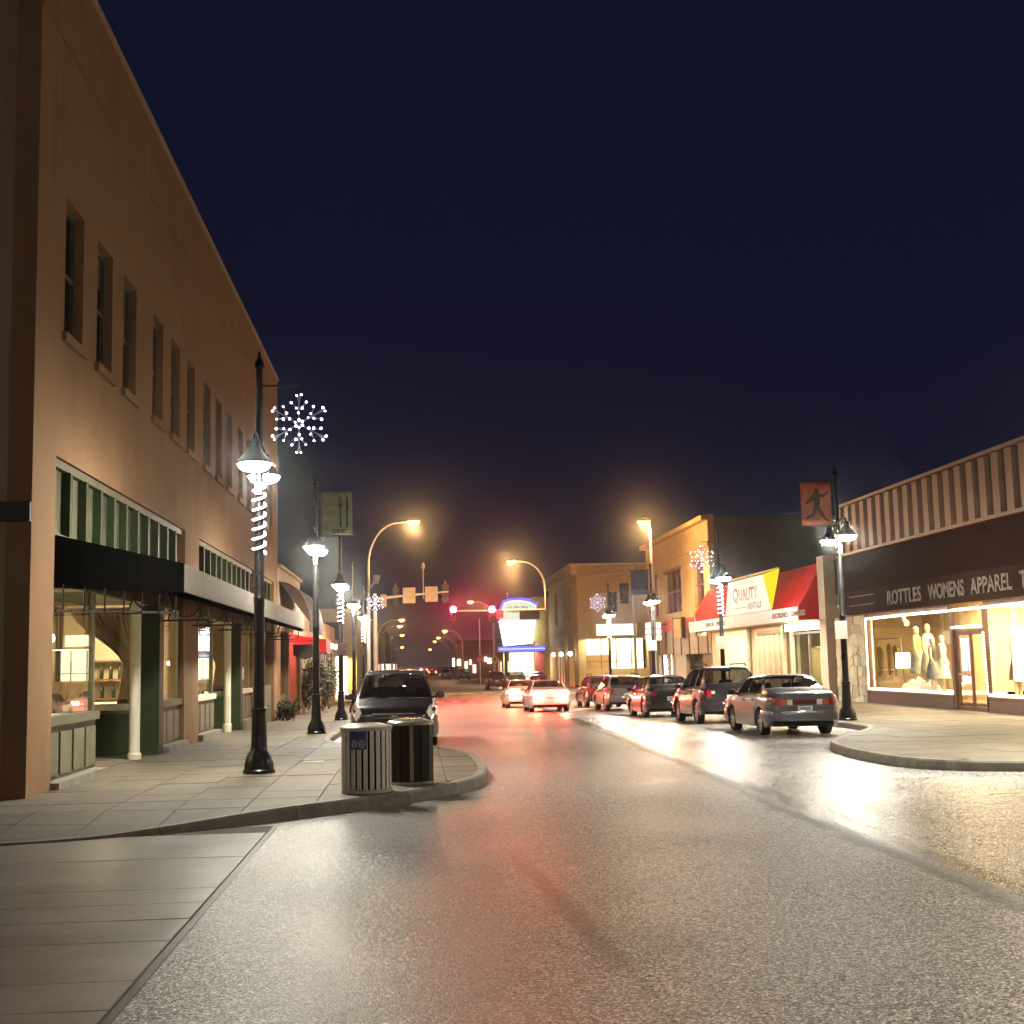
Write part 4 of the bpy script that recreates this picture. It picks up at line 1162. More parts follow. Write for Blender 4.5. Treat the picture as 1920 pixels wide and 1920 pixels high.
mannequin(RX + .8, sight(1766, RX + .8), .55, 'mannequin in a white dress next to the door frame', cloth('white cloth', (.78, .76, .70)), cloth('white cloth b', (.72, .70, .64)), 1, 1.7)
mannequin(RX + .9, sight(1905, RX + .9), .55, 'mannequin in a rust dress past the shop door', cloth('rust cloth', (.35, .12, .06)), cloth('rust cloth b', (.30, .10, .05)), .5, 1.7)
box('display_floor', surf('display deck', (.6, .48, .3), .7), B, RX + .16, RX + 2.2, W1 + .1, W0 - .1, .40, .54)
box('display_floor', M['display deck'], B, RX + .16, RX + 2.2, YN, 32.7, .40, .54)
t = thing('floor_lamp', 'floor lamp with a glowing square shade in the big window', 'lamp', (RX + .8, sight(1692, RX + .8), .54))
MB().lathe([(.17, 0), (.17, .02), (.02, .04), (.015, .95)], 14).build('stand', WOOD, t, smooth=True, world=False)
MB().lathe([(.24, .72), (.22, 1.22)], 20).build('shade', glow('lit lamp shade', (1, .82, .52), 5.5), t, smooth=True, world=False)
t = thing('draped_cloth', 'heap of white cloth draped on the display floor', 'cloth', (RX + .6, sight(1722, RX + .6), .54))
P, n = [], 22
rs = random.Random(5)
for j in range(n + 1):
    for i in range(n + 1):
        u, v = i / n * 2 - 1, j / n * 2 - 1
        hgt = max(0, 1 - (u * u + v * v)) ** .6 * .32 * (1 + .25 * math.sin(u * 9 + v * 4) + .2 * math.sin(v * 13 - u * 3))
        P.append((u * .45, v * 1.25, .01 + hgt))
MB().add(P, [(j * (n + 1) + i, j * (n + 1) + i + 1, (j + 1) * (n + 1) + i + 1, (j + 1) * (n + 1) + i) for j in range(n) for i in range(n)]).build('cloth', cloth('white drape', (.8, .77, .68)), t, smooth=True, world=False)
t = thing('shop_spotlight', 'white spotlight aimed down under the shop ceiling', 'spotlight', (RX + .8, sight(1700, RX + .8), 2.7))
MB().tube([(0, 0, .66), (0, 0, .12)], .02, 6).build('stem', CREAM, t, world=False)
MB().tube([(0, .18, .16), (0, -.16, -.02)], [.06, .09], 12).build('can', surf('white spot', (.7, .68, .6), .4), t, smooth=True, world=False)
for (lab, y0, y1, z0, z1, x) in (('tall glowing white panel in the door glass', 33.98, 34.70, 1.22, 2.12, RX + .16), ('small glowing white notice under the tall panel in the door', 34.02, 34.70, .86, 1.08, RX + .16), ('large glowing white panel in the window past the door', 31.5, 32.35, .95, 2.38, RX + .5)):
    t = thing('glowing_panel', lab, 'sign', (x, (y0 + y1) / 2, z0))
    MB().box(x, x + .02, y0, y1, z0, z1).build('face', glow('glowing panel face', (1, .88, .66), 2.6), t)  # lit white paper given a glow of its own, no lamp behind
    MB().box(x - .01, x + .03, y0 - .02, y0, z0, z1).box(x - .01, x + .03, y1, y1 + .02, z0, z1).build('frame', FRM, t)
for i, (y, z, c) in enumerate(((44.0, 1.6, (.45, .30, .16)), (44.9, 1.5, (.30, .22, .10)), (43.4, 1.55, (.40, .34, .18)))):
    t = thing('hanging_garment', 'long %s garment hanging on the rail beside the stone pier' % ['tan', 'olive', 'mustard'][i], 'garment', (RX + 1.6, y, z - .6))
    MB().prism([(0, -.12, 0), (0, .12, 0), (0, .16, .6), (0, .22, .95), (0, .06, 1.08), (0, -.06, 1.08), (0, -.22, .95), (0, -.16, .6)], (.08, 0, 0)).build('cloth', cloth('garment %d' % i, c), t, world=False)
    MB().tube([(.04, -.2, 1.0), (.04, 0, 1.12), (.04, .2, 1.0)], .012, 5).tube([(.04, 0, 1.12), (.04, 0, 1.25)], .006, 5).build('hanger', STEEL, t, world=False)
t = thing('clothes_rail', 'steel clothes rail at the back of the big window', 'rail', (RX + 1.64, 44.1, .54))
MB().tube([(0, -1.2, 0), (0, -1.2, 1.72), (0, 1.0, 1.72), (0, 1.0, 0)], .02, 6).build('tube', STEEL, t, world=False)
t = thing('dark_chair', 'dark upholstered chair seen through the door glass', 'chair', (RX + 1.2, 33.4, .17))
MB().box(-.28, .28, -.28, .28, .36, .48).build('seat', BLACK, t, world=False, bevel=.03); MB().box(.2, .3, -.28, .28, .48, 1.0).build('backrest', BLACK, t, world=False, bevel=.03)
for a in (-.24, .24):
    for b in (-.24, .24): MB().tube([(a, b, 0), (a, b, .37)], .02, 6).build('leg', WOOD, t, world=False)

# ================================================================ right: rental shop with red awning
B = thing('rental_shop', 'single-storey shop with red sloping awning and bright white signboard', 'building', (RX, 64, -.1))
Y0, Y1 = 45.52, 63.98
REDA = surf('red awning vinyl', (.40, .014, .016), .8, var=.18, scale=1.2, spec=.1)
CRM = surf('cream shopfront', (.62, .50, .30), .7, var=.12)
AX_ = RX - 1.1                                                      # awning lip
zb0, zb1, zt = 3.02, 3.52, 5.12
n = 11
for k in range(n):
    a, b = Y0 + (Y1 - Y0) * k / n, Y0 + (Y1 - Y0) * (k + 1) / n
    MB().prism([(AX_, a + .006, zb1), (AX_, b - .006, zb1), (RX - .1, b - .006, zt), (RX - .1, a + .006, zt)], (.03, 0, -.03)).build('awning_panel', REDA, B)
WSIGN = surf('white sign face', (.66, .60, .46), .5, var=.1)
box('sign_band', WSIGN, B, AX_ - .06, AX_, Y0, Y1, zb0, zb1)
box('awning_soffit', CRM, B, AX_, RX - .02, Y0, Y1, zb0 + .02, zb0 + .08)
MB().prism([(AX_, Y0, zb0), (AX_, Y0, zb1), (RX, Y0, zt), (RX, Y0, zb0)], (0, -.03, 0)).build('awning_end', REDA, B)
box('upper_wall', SIDE, B, RX, RX + .3, Y0, Y1, 3.1, 5.0); box('roof', DARKIN, B, RX + .3, RX + 16, Y0, Y1, 4.7, 4.8)
def ap(px, py, X): return at(px, py, X=X)
SX = AX_ - .10
LITS = glow('lit sign face', (1, .92, .70), .85)
P = [ap(1366, 1105, SX), ap(1429, 1088, SX), ap(1444, 1139, SX), ap(1360, 1160, SX)]
P[0].z = P[1].z = 4.98; P[2].z = P[3].z = 3.54
sb = MB().prism(P[::-1], (.06, 0, 0)).build('sign_board', LITS, B)
q = [ap(1430, 1087, SX), ap(1459, 1079, SX), ap(1445, 1136, SX)]
q[0].z = 4.98; q[1].z = 5.02; q[2].z = 3.58; q[0].y -= .04
MB().prism(q[::-1], (.06, 0, 0)).build('yellow_sign_panel', glow('lit yellow sign face', (1, .72, .03), .9), B)
q = [ap(1366, 1104, SX), ap(1459, 1078, SX)]
box('sign_top_trim', surf('yellow trim', (.6, .45, .05), .5), B, SX - .01, SX + .07, q[1].y, q[0].y, 5.025, 5.10)
RTXT = surf('red sign letter', (.30, .012, .015), .5); DTXT = surf('dark sign letter', (.04, .028, .02), .5)
def rtext(body, p0, p1, z, size, m, sb_=None, bold=.01, X=SX - .002):
    a, b = ap(p0, 1130, X), ap(p1, 1130, X)
    text('lettering', body, size, m, B, (X, a.y, z), (0, -1, 0), (0, 0, 1), width=a.y - b.y, depth=.006, bold=bold)
rtext('Q', 1374.5, 1384.5, 4.10, .80, RTXT, bold=.02); rtext('UALITY', 1385.5, 1421, 4.10, .68, RTXT, bold=.02)
rtext('RENTALS', 1402, 1427, 3.70, .34, DTXT)
a, b = ap(1376, 1150, SX), ap(1400, 1150, SX)
box('sign_line', DTXT, B, SX - .008, SX - .002, b.y, a.y, 3.78, 3.81)
a, b = ap(1384, 1110, SX), ap(1407, 1110, SX)
box('sign_line', surf('pale sign line', (.5, .45, .3), .6), B, SX - .008, SX - .002, b.y, a.y, 4.80, 4.82)
rtext('ELECTRONICS', 1447, 1476, 3.18, .26, DTXT, X=AX_ - .063); rtext('COMPUTERS', 1481, 1509, 3.18, .26, DTXT, X=AX_ - .063)
rtext('FURNITURE', 1321, 1337, 3.18, .26, DTXT, X=AX_ - .063); rtext('APPLIANCES', 1341, 1358, 3.18, .26, DTXT, X=AX_ - .063)
# shopfront under the awning
zf = -.35
def yR(px, X=RX): return at(px, 1200, X=X).y
box('front_wall', CRM, B, RX, RX + .2, yR(1402), Y1, zf, 3.04)
for p in (1403, 1471, 1487): box('post', surf('cream post', (.7, .62, .42), .6), B, RX - .1, RX + .02, yR(p) - .12, yR(p) + .12, zf, 3.04)
dy0, dy1 = yR(1470), yR(1420)
box('panelled_wall', surf('salmon boards', (.55, .36, .22), .7, var=.1), B, RX + .1, RX + .2, dy0, yR(1404), zf, 3.04)
for k in range(6):
    y = dy0 + .25 + (dy1 - dy0) * k / 5
    box('batten', CREAM, B, RX + .03, RX + .1, y - .045, y + .045, zf, 2.65)
box('rail_board', WOOD, B, RX + .03, RX + .1, dy0 + .15, dy1 + .2, 2.66, 2.86)
w = box('shop_window', GLASS, B, RX + .06, RX + .065, yR(1550), yR(1487), zf, 2.60)
MB().box(RX + .02, RX + .12, yR(1515) - .05, yR(1515) + .05, zf, 3.0).box(RX + .02, RX + .12, yR(1550), yR(1550) + .09, zf, 3.0).box(RX + .02, RX + .12, yR(1550) + .1, yR(1488), 2.56, 2.64).build('frame', ALU, w)
box('fluorescent_light', glow('white tube', (1, .95, .78), 5), B, RX - .3, RX - .12, yR(1548), yR(1486), 2.70, 2.98)
for (ya_, yb_, pw) in ((46, 50, 260), (51, 56, 330), (57, 63, 330)):
    lamp_light('AREA', 'soffit_light', B, Vector((RX - .55, (ya_ + yb_) / 2, zb0 - .02)) - ORG[B.name], pw * .45, (1, .86, .56), (.4, yb_ - ya_))
box('shop_wall', DARKIN, B, RX + 3, RX + 3.1, Y0, yR(1471), zf, 3.1); box('shop_floor', FLOORIN, B, RX + .2, RX + 3, Y0, yR(1471), zf, -.15); box('shop_side', WARMIN, B, RX + .2, RX + 3, yR(1471), yR(1471) + .1, zf, 3.1)
box('shop_ceiling', WARMIN, B, RX + .2, RX + 3, Y0, yR(1471), 3.1, 3.2)
t = thing('bench_rack', 'white tubular rack standing by the rental shop door', 'rack', (RX - 1.0, 48.6, zR(14, 48.6)))
for y in (-.8, .8): MB().tube([(0, y, 0), (0, y, .85), (.45, y, .85), (.45, y, 0)], .022, 6).build('leg', CREAM, t, world=False)
for z in (.45, .85): MB().tube([(0, -.8, z), (0, .8, z)], .02, 6).build('rail', CREAM, t, world=False)
# bare red point light in front of the awning, no fitting drawn
lamp_light('POINT', 'awning_point_light', B, Vector((AX_ - .7, 50.7, 4.4)) - ORG[B.name], 10, (1, .25, .12), .1)

# ================================================================ right: two-storey block
B = thing('two_storey_block', 'two-storey tan block with tall triple windows above cluttered shop signs', 'building', (RX, 64, -.5))
ZT = 9.0
TAN = surf('tan brick render', (.42, .29, .13), .85, var=.15, scale=2, dirt=.25, bump=.2, bscale=60)
def yz(px, py): 
    p = at(px, py, X=RX); return p.y, p.z
groups = []
for pxs in ((1306, 1324), (1250, 1281), (1227, 1237)):
    ya_, yb_ = yR(pxs[1]), yR(pxs[0])
    groups.append((ya_, yb_, 3 if pxs[0] == 1250 else 2))
wz0, wz1 = 4.35, 6.75
holes = [(a, b, wz0, wz1) for a, b, n in groups]
mb = MB()
for y0, y1, z0, z1 in cells(64.0, 81.7, 3.9, ZT, holes): mb.box(RX, RX + .3, y0, y1, z0, z1)
mb.build('front_wall', TAN, B)
for a, b, n in groups:
    st = (b - a) / n
    for k in range(n):
        w = box('window', DARKGL, B, RX + .16, RX + .17, a + k * st + .05, a + (k + 1) * st - .05, wz0, wz1)
        MB().box(RX + .08, RX + .16, a + k * st - .02, a + k * st + .1, wz0, wz1).box(RX + .08, RX + .16, a + k * st + .1, a + (k + 1) * st - .05, (wz0 + wz1) / 2, (wz0 + wz1) / 2 + .07).build('frame', surf('brown sash', (.12, .05, .02), .6), w)
    box('lintel', surf('brown lintel', (.16, .07, .03), .7), B, RX - .04, RX + .1, a - .1, b + .1, wz1, wz1 + .18); box('sill', TAN, B, RX - .08, RX + .1, a - .1, b + .1, wz0 - .14, wz0)
box('cornice', TAN, B, RX - .35, RX + .3, 63.9, 82.0, ZT - .25, ZT); box('cornice_band', TAN, B, RX - .06, RX, 64, 81.7, 7.45, 7.6)
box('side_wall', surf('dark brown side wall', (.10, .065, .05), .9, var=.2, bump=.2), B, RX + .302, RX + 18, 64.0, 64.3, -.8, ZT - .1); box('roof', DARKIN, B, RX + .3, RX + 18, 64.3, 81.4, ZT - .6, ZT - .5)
box('side_wall', TAN, B, RX + .302, RX + 18, 81.4, 81.7, -.8, ZT - .1)
REDB = surf('red fascia', (.40, .05, .04), .6, var=.2)
n = 6
for k in range(n):
    a, b = 64.1 + 17.5 * k / n, 64.1 + 17.5 * (k + 1) / n
    box('fascia_panel', REDB if k not in (2,) else surf('maroon panel', (.16, .04, .035), .6), B, RX - .12, RX + .1, a + .02, b - .02, 3.3, 3.92)
GREYP = surf('grey transom board', (.28, .22, .16), .7, var=.25)
box('transom_board', GREYP, B, RX - .05, RX + .1, 64.1, 81.6, 1.95, 3.3)
for k in range(8):
    y = 64.6 + k * 2.2
    box('batten', surf('dark batten', (.07, .03, .02), .6), B, RX - .10, RX - .05, y, y + .12, 1.95, 3.3)
box('base_wall', surf('stone mosaic', (.20, .14, .08), .8, var=.5, scale=14), B, RX, RX + .2, 64.05, 66.2, -.9, 1.95); box('base_wall', GREYP, B, RX, RX + .2, 70.4, 73.4, -.9, 1.95)
box('door', surf('dark door', (.03, .022, .018), .4), B, RX + .5, RX + .55, 66.3, 70.3, -.9, 1.9)
box('lit_doorway', glow('white lit doorway', (1, .92, .72), 3.0), B, RX + .3, RX + .34, 76.0, 78.4, -.9, 1.95)
box('post', ALU, B, RX, RX + .2, 73.5, 73.8, -.9, 1.95); box('post', ALU, B, RX, RX + .2, 75.6, 75.95, -.9, 1.95); box('shop_window', WARMIN, B, RX + .25, RX + .3, 73.8, 75.6, -.9, 1.95)
box('base_wall', GREYP, B, RX, RX + .2, 78.5, 81.7, -.9, 1.95)
def hung_sign(px0, px1, py0, py1, X, lab, mat, grid=0):
    a = at(px0, py0, X=X); Yc = a.y
    p0, p1 = at(px0, py0, Y=Yc), at(px1, py1, Y=Yc)
    t = thing('projecting_sign', lab, 'sign', ((p0.x + p1.x) / 2, Yc, p1.z), 'signs projecting over the cluttered shopfronts')
    MB().box(p0.x, p1.x, Yc, Yc + .12, p1.z, p0.z).build('face', mat, t)
    m = MB().box(p0.x - .04, p0.x, Yc - .03, Yc + .15, p1.z - .04, p0.z + .04).box(p1.x, p1.x + .04, Yc - .03, Yc + .15, p1.z - .04, p0.z + .04).box(p0.x, p1.x, Yc - .03, Yc + .15, p0.z, p0.z + .04)
    for k in range(1, grid): m.box(p0.x, p1.x, Yc - .01, Yc - .001, p1.z + (p0.z - p1.z) * k / grid - .03, p1.z + (p0.z - p1.z) * k / grid + .03)
    if grid: m.box((p0.x + p1.x) / 2 - .03, (p0.x + p1.x) / 2 + .03, Yc - .012, Yc - .002, p1.z, p0.z)
    m.build('frame', FRM, t)
    MB().tube([(p1.x, Yc + .06, p0.z - .1), (RX, Yc + .06, p0.z - .1)], .03, 6).build('arm', IRON, t)
hung_sign(1210, 1240, 1168, 1200, 13.6, 'lit projecting sign of six white panes', glow('pane sign', (1, .88, .62), 2.2), 3)
hung_sign(1262, 1278, 1160, 1195, 14.2, 'plain pale projecting sign board', surf('pale board', (.42, .32, .24), .7))
hung_sign(1278, 1285, 1158, 1196, 14.6, 'narrow black projecting sign board', surf('black board', (.012, .012, .012), .5))
hung_sign(1305, 1324, 1155, 1192, 13.9, 'grey blank projecting sign beside the red awning', surf('grey board', (.30, .26, .24), .7))
# string of bulbs in the lit doorway
t = thing('bulb_string', 'string of bulbs beside the white lit doorway of the tan block', 'string lights', (RX - .1, 75.2, -.3))
MB().tube([(0, 0, 0), (0, 0, 2.1)], .006, 4).build('cord', BLACK, t, world=False)
for k in range(12): shared(bulb_me, t, (0, random.uniform(-.1, .1), .1 + k * .17), scale=(1.2,) * 3)

# ================================================================ right: brick corner building across the side street
YB, XB = 112.0, 14.3
zg = g(YB)
B = thing('brick_corner_building', 'two-storey brick corner building with bright shop windows and pale sign', 'building', (XB, YB, zg))
BR1 = brick('tan brick', (.48, .34, .18), (.42, .29, .15), (.30, .22, .13), axis='XZ'); BR2 = brick('street brick', (.50, .34, .13), (.44, .30, .115), (.30, .22, .11), axis='YZ')
ztop = at(1080, 1060, Y=YB).z
XE = 32
wx0, wx1 = at(1099, 1225, Y=YB).x, at(1213, 1225, Y=YB).x
wzt, wzb = at(1150, 1197, Y=YB).z, at(1150, 1254, Y=YB).z
mb = MB()
for a, b, c, d in cells(XB, XE, zg - .2, ztop, [(wx0, wx1, wzb, wzt)]): mb.box(a, b, YB, YB + .35, c, d)
mb.build('front_wall', BR1, B)
ysd = [(YB + 3.0, YB + 8.0), (YB + 11.0, YB + 18.0)]
mb = MB()
for a, b, c, d in cells(YB + .352, YB + 24, zg - .2, ztop, [(a, b, zg + .1, 3.2 + zg) for a, b in ysd] + [(a, b, 5.3, 8.6) for a, b in ysd]): mb.box(XB, XB + .35, a, b, c, d)
mb.build('street_wall', BR2, B)
SALM = surf('salmon window wall', (.50, .26, .13), .7, var=.15)
SALW = glow('salmon lit window', (1, .55, .26), .55)
for a, b in ysd:
    box('shop_window', SALW, B, XB + .2, XB + .24, a, b, zg + .1, 3.2 + zg); box('upper_panel', surf('ochre panel', (.40, .26, .07), .7), B, XB + .2, XB + .24, a, b, 5.3, 8.6)
    for k in range(4):
        y = a + (b - a) * k / 3
        box('mullion', surf('ochre mullion', (.5, .35, .15), .6), B, XB + .06, XB + .2, y - .08, y + .08, zg + .1, 3.2 + zg)
box('belt_course', BR2, B, XB - .12, XB, YB - .1, YB + 24, 4.1, 4.35); box('belt_course', BR1, B, XB, XE, YB - .12, YB, 4.1, 4.35)
box('cornice', STUC2, B, XB - .55, XB - .002, YB - .5, YB + 24.2, ztop - .9, ztop - .05); box('cornice', surf('tan cornice', (.34, .23, .13), .8), B, XB, XE, YB - .5, YB - .002, ztop - .9, ztop - .05)
box('coping', STUC2, B, XB - .7, XE, YB - .65, YB + 24.3, ztop - .048, ztop + .12)
LITW = glow('bright shop interior', (1, .90, .58), 2.6)
box('shop_interior', LITW, B, wx0, wx1, YB + 2.0, YB + 2.05, wzb, wzt)
box('shop_floor', CRM, B, wx0, wx1, YB + .36, YB + 2.0, wzb - .1, wzb)
box('counter', SALM, B, wx0 + .2, wx0 + 2.2, YB + 1.4, YB + 1.8, wzb, wzb + 1.25)
box('shop_window', GLASS, B, wx0, wx1, YB + .15, YB + .156, wzb, wzt)
for k in range(5):
    x = wx0 + (wx1 - wx0) * k / 4
    box('mullion', surf('grey mullion', (.12, .10, .07), .5), B, x - .05, x + .05, YB + .1, YB + .2, wzb, wzt)
box('window_rail', M['grey mullion'], B, wx0, wx1, YB + .1, YB + .2, wzb + .62, wzb + .68)
s0, s1 = at(1118, 1171, Y=YB - .3), at(1193, 1190, Y=YB - .3)
box('sign_board', glow('pale lit sign', (1, .84, .52), 2.2), B, s0.x, s1.x, YB - .3, YB - .12, s1.z, s0.z)
MB().box(s0.x - .1, s0.x, YB - .34, YB - .1, s1.z - .1, s0.z + .1).box(s1.x, s1.x + .1, YB - .34, YB - .1, s1.z - .1, s0.z + .1).box(s0.x, s1.x, YB - .34, YB - .1, s0.z, s0.z + .1).box(s0.x, s1.x, YB - .34, YB - .1, s1.z - .1, s1.z).build('sign_frame', YPAINT, B)
lamp_light('AREA', 'shop_light', B, Vector(((wx0 + wx1) / 2 - XB, -.8, 3.6 - zg)), 500, (1, .86, .5), (6, 1))
for k in range(3):
    w = MB().lathe([(.02, -.2), (.14, -.14), (.2, 0), (.14, .14), (.03, .2)], 12, (XB - .5, YB + 2.0 + k * 7.0, 3.1 + zg)).build('globe_light', glow('wall globe', (1, .9, .68), 16), B, smooth=True)
    MB().tube([(XB, YB + 2.0 + k * 7.0, 3.2 + zg), (XB - .5, YB + 2.0 + k * 7.0, 3.2 + zg)], .03, 6).build('arm', IRON, w)

# ================================================================ theatre beyond with marquee
YT = 138.0
zg = g(YT)
B = thing('theatre', 'small theatre with bright white marquee board edged in blue neon', 'building', (12.5, YT, zg))
OCH = surf('ochre render', (.55, .42, .14), .85, var=.15)
box('front_wall', OCH, B, 12.6, 26, YT - 1.5, YT + 26, 3.9, 8.6); box('side_wall', OCH, B, 12.9, 26, YT - 1.4, YT + 26, zg - .2, 3.9)
c = lambda px, py: at(px, py, Y=YT - 2.5)
P = [c(938, 1163), c(941, 1152), c(944, 1130), c(955, 1126), c(975, 1125), c(993, 1128), c(1006, 1134), c(1006, 1152), c(1003, 1163)]
MB().prism(P[::-1], (0, 1.6, 0)).build('marquee_crown', glow('marquee crown', (.82, .92, .70), .75), B)
q = [c(937, 1163.5), c(1004, 1163.5), c(999, 1206), c(946, 1211)]
MB().prism(q[::-1], (0, 1.7, 0)).build('marquee_board', glow('marquee board', (.93, 1, .95), 3.2), B)
NEON = glow('blue neon', (.10, .10, .9), 1.6)
def pt(px, py, d=-2.6): return at(px, py, Y=YT + d)
MB().tube([pt(936, 1160), pt(938, 1142), pt(944, 1128), pt(958, 1123), pt(975, 1122), pt(992, 1125), pt(1008, 1133)], .14, 6).build('neon_tube', NEON, B, smooth=True)
MB().tube([pt(942, 1140), pt(946, 1131), pt(958, 1127), pt(975, 1126.5), pt(992, 1129), pt(1005, 1136)], .06, 6).build('neon_tube', glow('pale neon', (.42, .55, 1.0), 1.8), B, smooth=True)
tm = surf('marquee letter', (.10, .14, .10), .5)
a, b = pt(951, 1149, -2.62), pt(994, 1149, -2.62)
text('lettering', 'AUBURN', 1.0, tm, B, (a.x, a.y, a.z), (1, 0, 0), (0, 0, 1), width=b.x - a.x, depth=.02)
z0, z1 = pt(960, 1222).z, pt(960, 1212).z
x0, x1 = pt(934, 1218).x, pt(1021, 1218).x
box('marquee_canopy', surf('canopy white', (.6, .6, .62), .5), B, x0, x1, YT - 3.4, YT - 1.5, z0, z1)
for k, z in enumerate((z0 + .06, (z0 + z1) / 2, z1 - .06)): box('neon_tube', NEON if k != 1 else glow('pale neon', (.42, .55, 1.0), 1.8), B, x0, x1, YT - 3.5, YT - 3.405, z - .035, z + .035)
box('lobby', glow('lobby light', (1, .94, .62), 2.4), B, pt(958, 1240).x, pt(1003, 1240).x, YT - 1.35, YT - 1.3, zg, z0 - .1)
for k in range(7):
    x = pt(946, 1240).x + k * .62
    box('lobby_post', surf('lobby post', (.35, .30, .16), .5), B, x - .06, x + .06, YT - 1.6, YT - 1.5, zg, z0)
box('red_door', surf('dark red wall', (.20, .03, .03), .6), B, pt(1005, 1240).x, pt(1021, 1240).x, YT - 1.8, YT - 1.62, zg, z0)
lamp_light('AREA', 'canopy_light', B, Vector(((x0 + x1) / 2 - 12.5, -2.6, z0 - zg - .05)), 500, (1, .92, .65), (3.4, 1.4))
MB().tube([pt(951, 1140, -1.0), pt(951.5, 1115, -1.0)], .05, 6).lathe([(.02, -.1), (.14, 0), (.02, .12)], 8, tuple(pt(951.5, 1113, -1.0))).build('roof_beacon', surf('pale beacon', (.6, .55, .5), .5), B)

# ================================================================ cobra-head lights, signals
def cobra(x, y, reach, label, h=9.3, power=900, mast=None, lit=True, rise=1.2, group='sodium street lights on tall curved poles'):
    z = g(y) + .1
    t = thing('cobra_street_light', label, 'street light', (x, y, z), group)
    P = [(0, 0, 0), (0, 0, h - 2.4)]
    s = 1 if reach > 0 else -1
    R_ = abs(reach)
    for k in range(1, 9):
        a = math.pi / 2 * k / 8
        P.append((s * R_ * .75 * (1 - math.cos(a)), 0, h - 2.4 + 2.3 * math.sin(a)))
    P.append((reach, 0, h - .05))
    MB().tube(P, [.11, .09] + [.075 - .004 * k for k in range(9)], 10).build('pole', STEEL, t, smooth=True, world=False)
    hd = MB()
    hd.lathe([(.02, .16), (.13, .13), (.19, .04), (.19, -.02), (.12, -.03)][::-1], 14, (0, 0, 0), 1.9, .9)
    hd.v = [(reach + p[0] + s * .25, p[1], h + p[2] - .02) for p in hd.v]
    hd.build('head', STEEL, t, smooth=True, world=False)
    ln = MB().lathe([(.03, -.27), (.13, -.23), (.19, -.12), (.2, -.02)], 14, (0, 0, 0), 1.7, .9)
    ln.v = [(reach + p[0] + s * .25, p[1], h + p[2] - .02) for p in ln.v]
    ln.build('lens', SODL if lit else STEEL, t, smooth=True, world=False)
    if power:
        lamp_light('POINT', 'sodium_light', t, (reach + s * .25, 0, h - .48), power, (1, .54, .20), .2)
        lamp_light('SPOT', 'sodium_light', t, (reach + s * .25, 0, h - .48), power * 2.5, (1, .58, .22), .2, spot_size=R(135), spot_blend=.6)
    return t
SIGB = surf('signal housing', (.10, .085, .02), .5); SIGK = surf('signal black', (.012, .012, .012), .5)
REDL = glow('red signal lens', (1, .03, .09), 600); OFFL = surf('dark signal lens', (.05, .02, .015), .3)
def signal(x, y, z, label, facing, lit, mat=SIGK, group='three-lens traffic signals'):
    """z = centre; facing -1 shows lenses towards us"""
    t = thing('traffic_signal', label, 'traffic signal', (x, y, z - .55), group)
    MB().box(-.18, .18, -.12, .12, 0, 1.1).build('housing', mat, t, world=False, bevel=.03)
    if facing < 0: MB().box(-.3, .3, .125, .14, -.12, 1.22).build('backplate', SIGK, t, world=False)
    for k in range(3):
        zc = .92 - .37 * k
        d = facing
        on = lit == k
        P = [(0, d * .12, zc), (0, d * .18, zc), (0, d * .21, zc)]
        MB().tube(P, [.23, .19, .08], 16).build('lens', REDL if on else OFFL, t, world=False)  # lenses drawn oversize to put the red light's bloom into their shape
        P, F, n = [], [], 10
        for i in range(n + 1):
            a = math.pi * (-.15 + 1.3 * i / n)
            P += [(.155 * math.cos(a), d * .12, zc + .155 * math.sin(a)), (.155 * math.cos(a), d * .34, zc + .155 * math.sin(a))]
        F = [(2 * i, 2 * i + 1, 2 * i + 3, 2 * i + 2) for i in range(n)]
        MB().add(P, F).build('visor', mat, t, world=False)
        if on: lamp_light('SPOT', 'red_light', t, (0, d * .2, zc), 1300, (1, .03, .05), .12, spot_size=R(130), spot_blend=.8).rotation_euler = (R(-82 if d < 0 else 82), 0, 0)
    MB().tube([(0, 0, 1.1), (0, 0, 1.3)], .03, 6).build('hanger', STEEL, t, world=False)
    return t
# left near corner: pole with light and mast arm of sign backs
YL = 68.5
p = at(690, 1080, Y=YL); hd = at(775, 976, Y=YL)
zl = g(YL) + .1
L_ = cobra(p.x, YL, hd.x - p.x - .25, 'sodium street light on the pole with a camera box past the banner post', hd.z - zl, 1300)
MB().tube([(0, 0, 6.2), (.42, 0, 6.7)], .05, 8).box(.3, .62, -.12, .12, 6.75, 6.98).box(.36, .56, -.1, .1, 6.55, 6.75).build('camera_box', STEEL, L_, world=False)
YM = 74.0
a, b = at(703, 1123, Y=YM), at(841, 1108, Y=YM)
t = thing('signal_mast', 'steel signal mast arm reaching over the street with sign backs', 'signal mast', (a.x, YM, g(YM)))
MB().tube([(a.x, YM, g(YM)), (a.x, YM, a.z + .3)], [.14, .11], 12).build('pole', STEEL, t, smooth=True)
MB().tube([(a.x, YM, a.z), (b.x, YM, a.z + .35)], [.09, .05], 10).build('mast_arm', STEEL, t, smooth=True)
mz = lambda x: a.z + .35 * (x - a.x) / (b.x - a.x)
SBACK = surf('bare sign back', (.30, .24, .18), .6, var=.2)
